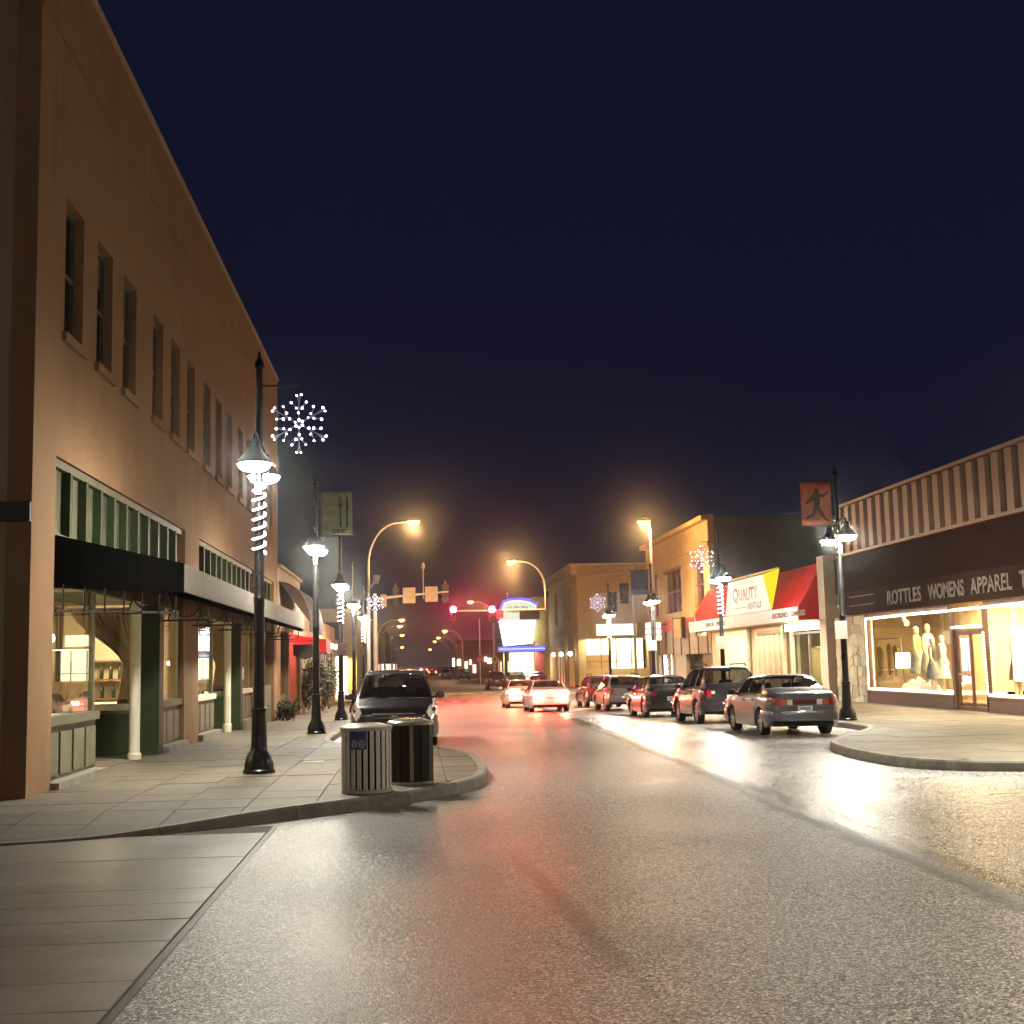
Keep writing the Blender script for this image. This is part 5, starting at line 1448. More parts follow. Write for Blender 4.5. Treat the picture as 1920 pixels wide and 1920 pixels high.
for (q0, q1, w0, w1, lab) in ((755, 779, 1102, 1131, 'bare square sign back mid way along the mast arm'), (797, 821, 1100, 1128, 'bare square sign back by the vertical camera post'), (713, 725, 1115, 1138, 'small bare sign back near the mast pole')):
    u0, u1 = at(q0, w0, Y=YM - .12), at(q1, w1, Y=YM - .12)
    o = MB().box(-.5 * (u1.x - u0.x), .5 * (u1.x - u0.x), -.01, .01, 0, u0.z - u1.z).build('sign_back', SBACK, world=False)
    o.location = ((u0.x + u1.x) / 2, YM - .12, u1.z); tag(o, lab, 'sign', 'sign backs on the mast arm')
u = at(794, 1110, Y=YM); u2 = at(794, 1062, Y=YM)
MB().tube([(u.x, YM, u.z - .4), (u.x, YM, u2.z)], .035, 8).lathe([(.03, -.2), (.10, -.1), (.11, .1), (.05, .22)], 10, (u.x, YM, u2.z)).build('camera_post', STEEL, t)
for (q, w) in ((742, 1118), (835, 1112)):
    u = at(q, w, Y=YM + .3)
    signal(u.x, YM + .3, u.z, 'dark back of a traffic signal %s the sign backs' % ('before' if q < 800 else 'at the arm tip past'), 1, -1, SIGK)

# far right corner: pole with light, street sign and two red signals
YS = 100.0
p = at(1024, 1150, Y=YS); hd = at(958, 1051, Y=YS)
zs = g(YS) + .1
L_ = cobra(p.x, YS, hd.x - p.x + .25, 'sodium street light on the pole carrying the red signals', hd.z - zs, 2400)
r1, r2 = at(850, 1143, Y=YS - .3), at(922, 1143, Y=YS - .3)
az = r1.z - .15
MB().tube([(0, 0, az - zs), (r1.x - p.x - .2, 0, az - zs + .05)], [.10, .05], 10).build('mast_arm', STEEL, L_, smooth=True, world=False)
MB().box(-.16, .16, -.3, -.1, 3.4, 4.3).build('control_box', STEEL, L_, world=False)
signal(r1.x, YS - .3, r1.z - .37, 'red lit traffic signal at the tip of the far mast arm', -1, 0)
signal(r2.x, YS - .3, r2.z - .37, 'red lit traffic signal halfway along the far mast arm', -1, 0)
u0, u1 = at(974, 1146, Y=YS - .2), at(1012, 1161, Y=YS - .2)
o = MB().box(u0.x, u1.x, YS - .2, YS - .16, u1.z, u0.z).build('street_name_sign', surf('dark street name plate', (.07, .06, .025), .5, var=.3, scale=5), recenter=True)
tag(o, 'dark street name plate on the far mast arm', 'sign')
u0, u1 = at(931, 1143, Y=YS - .2), at(944, 1159, Y=YS - .2)
o = MB().box(u0.x, u1.x, YS - .2, YS - .17, u1.z, u0.z).build('lane_sign', surf('pink lit plate', (.45, .20, .16), .5), recenter=True)  # red signal light put into the plate's pink colour
tag(o, 'small pale lane sign beside the red signal', 'sign')
# near right: tall light over the tan block
hd = at(1207, 976, Y=65.5); p = at(1222, 1040, Y=65.5)
cobra(p.x, 65.5, hd.x - p.x + .25, 'sodium street light rising above the roof of the tan block', hd.z - g(65.5) - .1, 1500)
# signals hung before the brick corner building
def span_signal(px, py, Yv, lab, mat):
    u = at(px, py, Y=Yv)
    return signal(u.x, Yv, u.z, lab, -1, -1, mat)
s1 = span_signal(1149, 1128, 84, 'dark side-street traffic signal next to the snowflake', SIGK)
s2 = span_signal(1171, 1112, 84, 'yellow side-street traffic signal under a small camera arm', SIGB)
u = at(1171, 1090, Y=84)
t = thing('signal_post', 'steel post holding the two side-street signals at the crossing', 'post', (u.x + .6, 84.2, g(84)))
MB().tube([(u.x + .6, 84.2, g(84)), (u.x + .6, 84.2, u.z + 1.0)], .09, 10).build('pole', STEEL, t, smooth=True)
for s in (s1, s2):
    MB().tube([(s.location.x, 84.0, s.location.z + .6), (u.x + .6, 84.2, s.location.z + .6)], .03, 6).build('arm', STEEL, t)
MB().tube([(u.x - .5, 84, u.z + .9), (u.x + .6, 84.2, u.z + .9)], .03, 6).tube([(u.x, 84, u.z + .9), (u.x, 84, u.z + .2)], .025, 6).build('camera_arm', STEEL, t)
# behind us: the same sodium lights continue the row
cobra(-3.2, -14, 2.4, 'sodium street light behind the viewpoint on the alley side', 9.3, 160)
cobra(11.2, 6, -2.6, 'sodium street light over the clothes shop side behind the frame edge', 9.3, 260)

# ================================================================ far street
FS = [(882, 1127, 150, 'R', 'sodium light on the curved pole over the red round sign'), (834, 1182, 190, 'R', 'sodium light on the bright curved pole past the round sign'), (822, 1195, 240, 'R', 'second distant sodium light on the right of the far street'), (815, 1202, 285, 'R', 'third distant sodium light on the right of the far street'),
      (806, 1217, 340, 'R', 'fourth distant sodium light on the right of the far street'), (753, 1161, 150, 'L', 'sodium light on a dark curved pole over the parked minivan'), (750, 1173, 185, 'L', 'second distant sodium light on the left of the far street'), (754, 1190, 225, 'L', 'third distant sodium light on the left of the far street'), (754, 1213, 300, 'L', 'fourth distant sodium light on the left of the far street')]
for px, py, Yv, sd, lab in FS:
    h = at(px, py, Y=Yv)
    reach = (2.6 if sd == 'L' else -2.4) * (1 if Yv < 200 else 1.2)
    cobra(h.x - reach - (.25 if reach > 0 else -.25), Yv, reach, lab, max(h.z - g(Yv) - .1, 5), 300 if Yv < 200 else 0)
# distant traffic and shop lights down the street
hz = surf('far facade', (.10, .06, .04), .9, var=.3)
rf = random.Random(11)
for sgn, xs_, lab in ((-1, -4.5, 'left'), (1, 15.5, 'right')):
    y = 135 if sgn < 0 else 166
    k = 0
    names = ['first', 'second', 'third', 'fourth', 'fifth', 'sixth']
    while k < 6:
        d = rf.uniform(22, 34); hgt = rf.uniform(5, 8.5)
        t = thing('far_building', 'dark distant shop block, %s along the %s of the far street' % (names[k], lab), 'building', (xs_ * 1.0, y, g(y)), 'dark blocks along the far street')
        X0, X1 = (xs_ - 14, xs_) if sgn < 0 else (xs_, xs_ + 14)
        box('wall', hz, t, X0, X1, y, y + d, g(y) - .2, g(y) + hgt)
        box('cornice', hz, t, X0 - .2, X1 + .2, y - .2, y + d * .99, g(y) + hgt, g(y) + hgt + .3)
        for j in range(3):
            yy = y + d * (j + .3) / 3
            box('window', glow('far window %d' % rf.randint(0, 2), rf.choice([(1, .8, .45), (1, .9, .7), (1, .55, .3)]), rf.choice([1.2, 2.0, 3])) if rf.random() < .7 else DARKGL, t, (xs_ if sgn < 0 else xs_ - .04), (xs_ + .04 if sgn < 0 else xs_), yy, yy + d * .16, g(y) + .8, g(y) + 2.6)
        y += d + rf.uniform(1, 4); k += 1
t = thing('far_end_building', 'dim brick block with small lit shopfronts closing the far street on the right', 'building', (9, 205, g(205)))
a, b = at(858, 1203, Y=205), at(934, 1203, Y=205)
box('wall', surf('dim red brick', (.22, .07, .05), .9, var=.2), t, a.x, b.x, 205, 220, g(205) - .2, a.z)
box('cornice', hz, t, a.x - .3, b.x + .3, 204.7, 204.99, a.z - .4, a.z + .2)
for k, (p0, p1, q0, q1, st) in enumerate(((848, 853, 1234, 1250, 2.5), (857, 864, 1236, 1248, 4), (871, 877, 1240, 1262, 1.5), (880, 884, 1237, 1246, 2.5), (886, 893, 1246, 1262, 1.2), (908, 913, 1232, 1240, 4), (914, 922, 1234, 1244, 3))):
    u0, u1 = at(p0, q0, Y=204.6), at(p1, q1, Y=204.6)
    box('lit_window', glow('far lit shop %d' % k, rf.choice([(1, .8, .5), (1, .9, .7), (.9, 1, .7)]), st), t, u0.x, u1.x, 204.55, 204.6, u1.z, u0.z)
# signs across the junction
def pole_sign(px, py, Yv, ptop, lab, kind):
    u = at(px, py, Y=Yv)
    t = thing('road_sign', lab, 'sign', (u.x, Yv, g(Yv)))
    zt_ = at(px, ptop, Y=Yv).z
    MB().tube([(u.x, Yv + .05, g(Yv)), (u.x, Yv + .05, zt_)], .05, 8).build('pole', STEEL, t)
    if kind == 'round':
        MB().prism([(u.x + .40 * math.cos(R(22.5 + q * 45)), Yv - .02, u.z + .40 * math.sin(R(22.5 + q * 45))) for q in range(8)], (0, .03, 0)).build('plate', surf('faded red plate', (.45, .06, .05), .5), t)
        MB().box(u.x - .26, u.x + .26, Yv - .03, Yv - .021, u.z - .06, u.z + .06).build('white_bar', surf('pale bar', (.5, .3, .27), .5), t)
    else:
        MB().prism([(u.x, Yv - .02, u.z - .46), (u.x + .46, Yv - .02, u.z), (u.x, Yv - .02, u.z + .46), (u.x - .46, Yv - .02, u.z)], (0, .03, 0)).build('plate', surf('yellow warning plate', (.62, .55, .03), .5), t)
        MB().prism([(u.x - .05, Yv - .03, u.z - .2), (u.x + .05, Yv - .03, u.z - .2), (u.x + .05, Yv - .03, u.z + .05), (u.x + .15, Yv - .03, u.z + .05), (u.x, Yv - .03, u.z + .22), (u.x - .15, Yv - .03, u.z + .05), (u.x - .05, Yv - .03, u.z + .05)], (0, .008, 0)).build('arrow_print', INK, t)
pole_sign(900, 1236, 140, 1160, 'faded red eight-sided sign on a tall pole across the junction', 'round')
pole_sign(928, 1237, 128, 1168, 'yellow diamond warning sign before the theatre', 'diamond')
# ================================================================ vehicles
def interp(tab, y):
    """smooth interpolation through (y, v) knots"""
    n = len(tab)
    if y <= tab[0][0]: return tab[0][1]
    if y >= tab[-1][0]: return tab[-1][1]
    for i in range(n - 1):
        if y <= tab[i + 1][0]: break
    (x0, v0), (x1, v1) = tab[i], tab[i + 1]
    h = x1 - x0
    def slope(k):
        if k == 0 or k == n - 1: return 0.0 if k == 0 else 0.0
        a = (tab[k][1] - tab[k - 1][1]) / (tab[k][0] - tab[k - 1][0]); b = (tab[k + 1][1] - tab[k][1]) / (tab[k + 1][0] - tab[k][0])
        return 0 if a * b <= 0 else 2 * a * b / (a + b)
    t = (y - x0) / h
    m0, m1 = slope(i) * h, slope(i + 1) * h
    return (2 * t ** 3 - 3 * t * t + 1) * v0 + (t ** 3 - 2 * t * t + t) * m0 + (-2 * t ** 3 + 3 * t * t) * v1 + (t ** 3 - t * t) * m1
TYRE = surf('tyre rubber', (.012, .012, .012), .8, var=.2); RIM = surf('alloy rim', (.50, .48, .45), .3, metal=.8, var=.1); RIMD = surf('rim hollow', (.02, .02, .02), .6)
CGLASS = pane('car window glass', (.42, .42, .43), .10); UNDER = surf('underbody black', (.008, .008, .008), .9)
LAMPOFF = surf('tail lamp red', (.30, .008, .010), .15, coat=.8); AMBER = surf('amber lamp', (.36, .07, .012), .2, coat=.6); CLEAR = surf('clear lamp', (.6, .6, .58), .12, coat=1)
CHROME = surf('chrome', (.75, .75, .75), .12, metal=1.0); PLATE = surf('licence plate', (.62, .64, .66), .4); SEAL = surf('rubber seal', (.01, .01, .01), .6); SEAT = surf('car seat', (.05, .045, .04), .9)
BRAKE = glow('lit brake lamp', (1, .10, .05), 220)
def paint(name, col, metal=.5): return surf('car paint ' + name, col, .32, metal=metal, var=.05, coat=1.0)
class Car:
    def __init__(s, sp):
        s.sp = sp
        s.L, s.W = sp['L'], sp['W'] / 2
        s.top, s.belt, s.low = sp['top'], sp['belt'], sp['low']
        s.wh = sp['wheels']; s.wr = sp['wr']
    def halfw(s, y):
        e = min(y, s.L - y)
        r = s.sp.get('round', .42); f = s.sp.get('endw', .80)
        t = min(max(e / r, 0), 1)
        return s.W * (f + (1 - f) * math.sqrt(max(0, 1 - (1 - t) ** 2)))
    def sec(s, y):
        w = s.halfw(y); zb = interp(s.belt, y); zt = max(interp(s.top, y), zb + .012); h = zt - zb
        zl = interp(s.low, y)
        for yc in s.wh:
            ra = s.wr + .065
            if abs(y - yc) < ra: zl = max(zl, s.wr + math.sqrt(ra * ra - (y - yc) ** 2))
        zl = min(zl, zb - .12)
        q = lambda t: zl + (zb - zl) * t
        k = s.sp.get('tumble', .36)
        pts = [(w - .11, zl), (w - .022, zl + .004), (w - .006, q(.22)), (w, q(.48)), (w - .008, q(.74)), (w - .03, q(.93)), (w - .055, zb),
               (w - .075 - .02 * h, zb + .03 * h + .006), (w - .075 - k * h, zb + h * .86), (w - .115 - (k + .02) * h, zb + h * .955), ((w - .14 - k * h) * .6, zb + h * .992), (0, zt)]
        return pts
    def P(s, y, t, side=1):
        pts = s.sec(y); i = min(int(t), len(pts) - 2); f = t - i
        a, b = pts[i], pts[i + 1]
        return Vector((side * (a[0] + (b[0] - a[0]) * f), y, a[1] + (b[1] - a[1]) * f))
    def patch(s, y0, y1, t0, t1, side, off, ny=8, nt_=4, sh0=0, sh1=0):
        """patch of the body surface lifted by off; sh0/sh1 slant the ends along t"""
        V, F = [], []
        for i in range(ny + 1):
            for j in range(nt_ + 1):
                v = j / nt_; t = t0 + (t1 - t0) * v
                ya = y0 + sh0 * v; yb = y1 + sh1 * v
                y = ya + (yb - ya) * i / ny
                p = s.P(y, t, side)
                e = .01
                du = s.P(min(y + e, s.L), t, side) - s.P(max(y - e, 0), t, side); dv = s.P(y, min(t + .05, 11), side) - s.P(y, max(t - .05, 0), side)
                nn = du.cross(dv)
                if nn.length > 1e-9:
                    nn.normalize()
                    if nn.x * side < -.2 or (abs(nn.x) < .2 and nn.z < 0): nn = -nn
                V.append(p + nn * off)
        for i in range(ny):
            for j in range(nt_):
                a = i * (nt_ + 1) + j
                f = (a, a + nt_ + 1, a + nt_ + 2, a + 1)
                F.append(f if side > 0 else f[::-1])
        return V, F
def make_car(name, label, cat, sp, group=None, detail=True):
    c = Car(sp); L = c.L
    t = thing(name, label, cat, (0, 0, 0), group)
    pm = sp['paint']
    st = sorted({*[L * i / 90 for i in range(91)], .02, .05, .09, .13, L - .02, L - .05, L - .09})
    V, F = [], []
    for y in st:
        h = c.sec(y); ring = [(x, y, z) for x, z in h] + [(-x, y, z) for x, z in h[-2::-1]]
        V += ring
    n = 23
    # glazed areas are left open in the shell so that the panes show the cabin
    def glazed(i, j):
        ym = (st[i] + st[i + 1]) / 2
        jj = j if j < 11 else 21 - j
        if jj == 7:
            return any(a <= ym <= b for a, b in sp['side'])
        if jj in (9, 10): return any(a <= ym <= b for a, b in sp['screens'])
        return False
    for i in range(len(st) - 1):
        for j in range(n - 1):
            if glazed(i, j): continue
            F.append((i * n + j, i * n + j + 1, (i + 1) * n + j + 1, (i + 1) * n + j))
    F.append(tuple(range(n))); F.append(tuple((len(st) - 1) * n + k for k in range(n))[::-1])
    MB().add(V, F).build('body', pm, t, smooth=True, world=False)
    # cabin floor and seats
    MB().box(-c.W + .16, c.W - .16, .12, L - .35, sp['low'][1][1] + .02, interp(c.belt, L * .5) - .22).build('underbody', UNDER, t, world=False)
    for a, b in sp['side']:
        for s in (-1, 1):
            V, F = c.patch(a - .015, b + .015, 7.02, 7.98, s, .003, 6, 3)
            w = MB().add(V, F).build('side_window', CGLASS, t, smooth=True, world=False)
            V, F = c.patch(a - .02, b + .02, 6.85, 7.06, s, .007, 6, 1)
            MB().add(V, F).build('window_trim', sp.get('trim', SEAL), w, world=False)
    for k, (a, b) in enumerate(sp['screens']):
        V, F = [], []
        for s in (1, -1):
            v, f = c.patch(a - .01, b + .01, 9.06, 10.999, s, .003, 10, 6)
            o = len(V); V += v; F += [tuple(i + o for i in q) for q in f]
        w = MB().add(V, F).build('windscreen' if a > L / 2 else 'rear_window', CGLASS, t, smooth=True, world=False)
        for (y0, y1) in ((a - .035, a + .0), (b, b + .035)):
            V, F = [], []
            for s in (1, -1):
                v, f = c.patch(y0, y1, 9.0, 10.999, s, .005, 1, 6)
                o = len(V); V += v; F += [tuple(i + o for i in q) for q in f]
            MB().add(V, F).build('seal', SEAL, w, world=False)
    for y in sp.get('seats', (L * .42, L * .60)):
        for s in (-1, 1):
            m = MB().box(s * .36 - .23, s * .36 + .23, y, y + .5, interp(c.belt, y) - .5, interp(c.belt, y) - .32).box(s * .36 - .22, s * .36 + .22, y - .1, y + .02, interp(c.belt, y) - .4, interp(c.belt, y) + .10).box(s * .36 - .11, s * .36 + .11, y - .09, y, interp(c.belt, y) + .12, interp(c.belt, y) + .27)
            m.build('seat', SEAT, t, world=False, bevel=.04)
    # door gaps and sill line
    for y in sp['gaps']:
        for s in (-1, 1):
            V, F = c.patch(y, y + .012, 1.2, 6.9, s, .002, 1, 8)
            MB().add(V, F).build('door_gap', SEAL, t, world=False)
    for y in sp.get('handles', ()):
        for s in (-1, 1):
            p = c.P(y, 4.55, s)
            MB().obox(p + Vector((.018 * s, 0, 0)), (1, 0, 0), (0, 1, 0), (0, 0, 1), .016, .10, .022).build('door_handle', sp.get('handle_mat', pm), t, world=False, bevel=.01)
    for s in (-1, 1):
        for (a, b) in sp.get('molding', ()):
            V, F = c.patch(a, b, 3.15, 3.5, s, .012, 12, 1)
            MB().add(V, F).build('side_molding', sp.get('mold_mat', pm), t, world=False)
    # wheels
    wr = c.wr
    for y in c.wh:
        for s in (-1, 1):
            x = s * (c.W - .02)
            def wl(prof, k=28):
                m = MB(); P = []
                for r_, d in prof: P += [(x - s * d, y + r_ * math.cos(q * 2 * math.pi / k), wr + r_ * math.sin(q * 2 * math.pi / k)) for q in range(k)]
                F = [(i * k + q, i * k + (q + 1) % k, (i + 1) * k + (q + 1) % k, (i + 1) * k + q) for i in range(len(prof) - 1) for q in range(k)] + [tuple((len(prof) - 1) * k + q for q in range(k))]
                return m.add(P, F)
            w = wl([(wr * .66, .035), (wr * .70, .012), (wr * .92, .0), (wr * .985, .02), (wr, .05), (wr, .16), (wr * .95, .20), (wr * .5, .21)]).build('wheel', TYRE, t, smooth=True, world=False)
            wl([(wr * .665, .033), (wr * .63, .028), (wr * .60, .06), (wr * .2, .075), (wr * .05, .075)]).build('rim', RIMD, w, smooth=True, world=False)
            m = MB(); ns = sp.get('spokes', 7)
            for k in range(ns):
                a = 2 * math.pi * k / ns + .3
                u, v = Vector((0, math.cos(a), math.sin(a))), Vector((0, -math.sin(a), math.cos(a)))
                m.obox(Vector((x - s * .035, y, wr)) + u * wr * .34, u, v, (1, 0, 0), wr * .30, wr * .085, .012)
            m.tube([(x - s * .02, y, wr), (x - s * .05, y, wr)], wr * .13, 12)
            k = 24
            m.tube([(x - s * .03, y + wr * .64 * math.cos(q * 2 * math.pi / k), wr + wr * .64 * math.sin(q * 2 * math.pi / k)) for q in range(k + 1)], .014, 5, cap=False)
            m.build('spokes', RIM, w, world=False)
            m = MB(); kk = 14; P = []
            for q in range(kk + 1):
                a = math.pi * q / kk
                P += [(s * (c.W - .10), y + (wr + .062) * math.cos(a), wr + (wr + .062) * math.sin(a)), (s * (c.W - .34), y + (wr + .062) * math.cos(a), wr + (wr + .062) * math.sin(a))]
            m.add(P, [(2 * i, 2 * i + 1, 2 * i + 3, 2 * i + 2) for i in range(kk)])
            m.build('wheel_arch', UNDER, t, world=False)
    # mirrors
    ym, zm = sp['mirror']
    for s in (-1, 1):
        w = c.halfw(ym)
        MB().lathe([(.03, -.075), (.085, -.06), (.105, 0), (.09, .05), (.03, .075)], 12, (s * (w + .07), ym, zm), 1.05, .62).build('mirror', sp.get('mirror_mat', pm), t, smooth=True, world=False)
        MB().tube([(s * (w - .10), ym + .03, zm - .05), (s * (w + .03), ym + .02, zm - .03)], .03, 6).build('mirror_arm', SEAL, t, world=False)
    # bumpers: rounded bars that follow the plan shape
    for end, zc, hh in ((0, sp['bumper'][0], sp['bumper'][1]), (1, sp['bumper'][2], sp['bumper'][3])):
        P = []
        ys_ = [.62, .45, .30, .18, .10, .05, .02, 0]
        path = [(-c.halfw(y) - .012, y) for y in ys_] + [(x * c.halfw(0) / 4, -.012 - .05 * (1 - (x / 4) ** 2)) for x in range(-3, 4)] + [(c.halfw(y) + .012, y) for y in ys_[::-1]]
        pr = [(-.5, -.05), (-.42, .0), (-.1, .015), (.25, .012), (.42, -.0), (.5, -.05)]
        V = []
        for (x, y) in path:
            dx, dy = (x / (abs(x) + 1e-6), 0) if y > .1 else (x / c.W * .5, -1)
            q = math.hypot(dx, dy); dx, dy = dx / q, dy / q
            for a, o in pr:
                yy = y + dy * o
                V.append((x + dx * o, yy if end == 0 else L - yy, zc + a * hh))
        k = len(pr)
        F = []
        for i in range(len(path) - 1):
            for j in range(k - 1):
                f = (i * k + j, i * k + j + 1, (i + 1) * k + j + 1, (i + 1) * k + j)
                F.append(f if end == 0 else f[::-1])
        MB().add(V, F).build('bumper', sp.get('bumper_mat', pm), t, smooth=True, world=False)
    # rear lamps and plate
    ry = -.02
    yoff = sp.get('rear_y', 0)
    for (x0, x1, z0, z1, m, nm) in sp['rear']:
        for s in ((-1, 1) if x0 > 0 else (1,)):
            a, b = (x0, x1) if s > 0 else (-x1, -x0)
            prd = .012
            MB().prism([(a, yoff - prd, z0), (b, yoff - prd, z0 + sp.get('lamp_rise', .0) * (1 if s > 0 else 0)), (b, yoff - prd, z1), (a, yoff - prd, z1)], (0, .03, 0)).build(nm, m, t, world=False, bevel=.008)
    for (y0, y1, t0, t1, m, nm) in sp.get('side_lamps', ()):
        for s in (-1, 1):
            V, F = c.patch(y0, y1, t0, t1, s, .008, 6, 4)
            MB().add(V, F).build(nm, m, t, smooth=True, world=False)
    zt0 = interp(c.top, 0) - .03; zb0 = sp['bumper'][0] + sp['bumper'][1] / 2 + .035; hw = c.halfw(0) - .10
    m = MB().box(-hw, hw, yoff - .006, yoff + .01, zb0, zb0 + .012)
    for s in (-1, 1): m.box(s * hw - .006, s * hw + .006, yoff - .006, yoff + .01, zb0 + .012, zt0)
    m.build('lid_gap', SEAL, t, world=False)
    px0, px1, pz0, pz1 = sp['plate']
    if px1 > px0:
        pl = MB().box(px0, px1, yoff - .035, yoff - .018, pz0, pz1).build('licence_plate', PLATE, t, world=False)
        MB().box(px0 + .05, px1 - .05, yoff - .038, yoff - .0355, pz0 + .045, pz1 - .035).build('plate_print', surf('plate print', (.22, .25, .32), .5, var=.6, scale=60), pl, world=False)
    # front lamps
    for (x0, x1, z0, z1) in sp.get('front', ((.42, .78, .62, .76),)):
        for s in (-1, 1):
            a, b = (x0, x1) if s > 0 else (-x1, -x0)
            MB().box(a, b, L - .06, L + .02, z0, z1).build('headlight', CLEAR, t, world=False, bevel=.03)
    if sp.get('rack'):
        y0, y1 = sp['rack']
        for s in (-1, 1):
            x = c.W - .32; z = interp(c.top, (y0 + y1) / 2)
            MB().tube([(s * x, y0, z - .01), (s * x, y0 + .12, z + .055), (s * x, y1 - .15, z + .055), (s * x, y1, z - .02)], .02, 6).build('roof_rail', SEAL, t, world=False)
    if sp.get('wiper'):
        MB().box(-.02, .38, .05, .07, sp['wiper'], sp['wiper'] + .02).build('rear_wiper', SEAL, t, world=False)
    return t
def put(o, x, y, rz=0):
    """x, y: middle of the rear bumper line (front when turned round)"""
    o.location = (x, y, g(y + (2 if rz == 0 else 0)) + .004); o.rotation_euler.z = rz
    o.rotation_euler.x = math.atan2(g(y + 4) - g(y), 4) * (1 if rz == 0 else -1)
    return o

SEDAN = dict(L=4.35, W=1.69, top=[(0, .96), (.10, 1.0), (.52, 1.035), (.72, 1.07), (1.25, 1.345), (1.65, 1.385), (2.35, 1.375), (2.75, 1.29), (3.35, .95), (3.8, .84), (4.2, .72), (4.35, .62)],
             belt=[(0, .90), (.5, .935), (2, .915), (3.3, .88), (4.0, .76), (4.35, .58)], low=[(0, .36), (.35, .20), (4.0, .20), (4.35, .30)], wheels=(.88, 3.43), wr=.30,
             side=[(1.12, 2.02), (2.10, 3.02)], screens=[(.76, 1.24), (2.78, 3.30)], gaps=(1.25, 2.06, 3.05), handles=(1.45, 2.25), molding=((1.25, 3.05),), mirror=(2.98, .98), bumper=(.46, .26, .46, .26),
             rear=[(.28, .40, .70, .82, CLEAR, 'reversing_lamp'), (.40, .56, .70, .82, AMBER, 'turn_lamp'), (.56, .67, .70, .83, LAMPOFF, 'tail_lamp'), (-.28, .28, .71, .81, surf('maroon reflector', (.10, .006, .012), .2, coat=.6), 'reflector_panel')],
             side_lamps=[(.02, .24, 4.2, 5.2, LAMPOFF, 'tail_lamp')], plate=(-.17, .17, .545, .68), tumble=.42)
SUV = dict(L=4.50, W=1.78, top=[(0, 1.02), (.06, 1.09), (.20, 1.24), (.42, 1.545), (.60, 1.63), (1.3, 1.675), (2.2, 1.66), (2.7, 1.56), (3.35, 1.10), (3.9, 1.0), (4.3, .88), (4.5, .74)],
           belt=[(0, .985), (.4, 1.05), (2, 1.0), (3.3, .97), (4.1, .86), (4.5, .68)], low=[(0, .42), (.3, .28), (4.1, .28), (4.5, .36)], wheels=(.93, 3.55), wr=.345, side=[(.62, 1.22), (1.30, 2.14), (2.22, 3.02)], screens=[(.15, .43), (2.74, 3.30)],
           gaps=(1.26, 2.18, 3.1), handles=(1.5, 2.4), molding=(), mirror=(2.98, 1.10), bumper=(.54, .30, .52, .32), rear=[(.60, .735, .78, .99, LAMPOFF, 'tail_lamp'), (.50, .60, .88, .96, CLEAR, 'reversing_lamp')],
           side_lamps=[(.02, .22, 4.0, 5.8, LAMPOFF, 'tail_lamp')], plate=(-.16, .16, .70, .84), tumble=.30, rack=(.55, 2.5), wiper=1.10, endw=.84)
HATCH = dict(SEDAN, L=4.40, W=1.76, top=[(0, .99), (.08, 1.06), (.30, 1.14), (.85, 1.40), (1.4, 1.47), (2.3, 1.46), (2.75, 1.36), (3.4, 1.0), (3.9, .88), (4.25, .76), (4.40, .64)], belt=[(0, .95), (.5, .98), (2, .95), (3.3, .9), (4.0, .78), (4.4, .6)],
             screens=[(.32, .84), (2.78, 3.34)], side=[(.80, 1.28), (1.36, 2.12), (2.2, 3.06)], rear=[(.52, .69, .76, .90, LAMPOFF, 'tail_lamp')], molding=(), plate=(-.17, .17, .60, .73))
WAGON = dict(SUV, L=4.65, W=1.76, top=[(0, .98), (.06, 1.05), (.2, 1.18), (.42, 1.42), (.62, 1.50), (1.4, 1.53), (2.3, 1.51), (2.8, 1.40), (3.45, 1.0), (4.0, .9), (4.4, .8), (4.65, .66)], belt=[(0, .94), (.4, .98), (2, .95), (3.4, .9), (4.2, .8), (4.65, .62)], wheels=(.95, 3.65), wr=.32,
             screens=[(.15, .43), (2.84, 3.40)], side=[(.62, 1.26), (1.34, 2.18), (2.26, 3.1)], wiper=1.03, rear=[(.58, .73, .70, .92, LAMPOFF, 'tail_lamp')], plate=(-.16, .16, .62, .75), mirror=(3.05, 1.02))
VAN = dict(L=4.95, W=1.92, top=[(0, .9), (.06, 1.1), (.3, 1.45), (.5, 1.60), (1.2, 1.68), (2.6, 1.68), (3.05, 1.60), (3.45, 1.36), (3.95, 1.04), (4.3, .97), (4.7, .90), (4.95, .72)],
           belt=[(0, .88), (.5, 1.0), (2, .98), (3.5, .97), (4.1, .90), (4.6, .83), (4.95, .62)], low=[(0, .34), (.3, .2), (4.5, .2), (4.95, .26)], wheels=(.95, 3.95), wr=.325, side=[(.6, 1.6), (1.68, 2.6), (2.68, 3.4)], screens=[(.14, .46), (3.06, 3.90)],
           gaps=(1.64, 2.64, 3.5), handles=(1.85, 2.85), mirror=(3.45, 1.10), bumper=(.5, .26, .42, .36), rear=[(.6, .78, .9, 1.05, LAMPOFF, 'tail_lamp')], plate=(-.16, .16, .6, .73), tumble=.28, round=.75, endw=.72, front=(), seats=(2.2, 3.0))

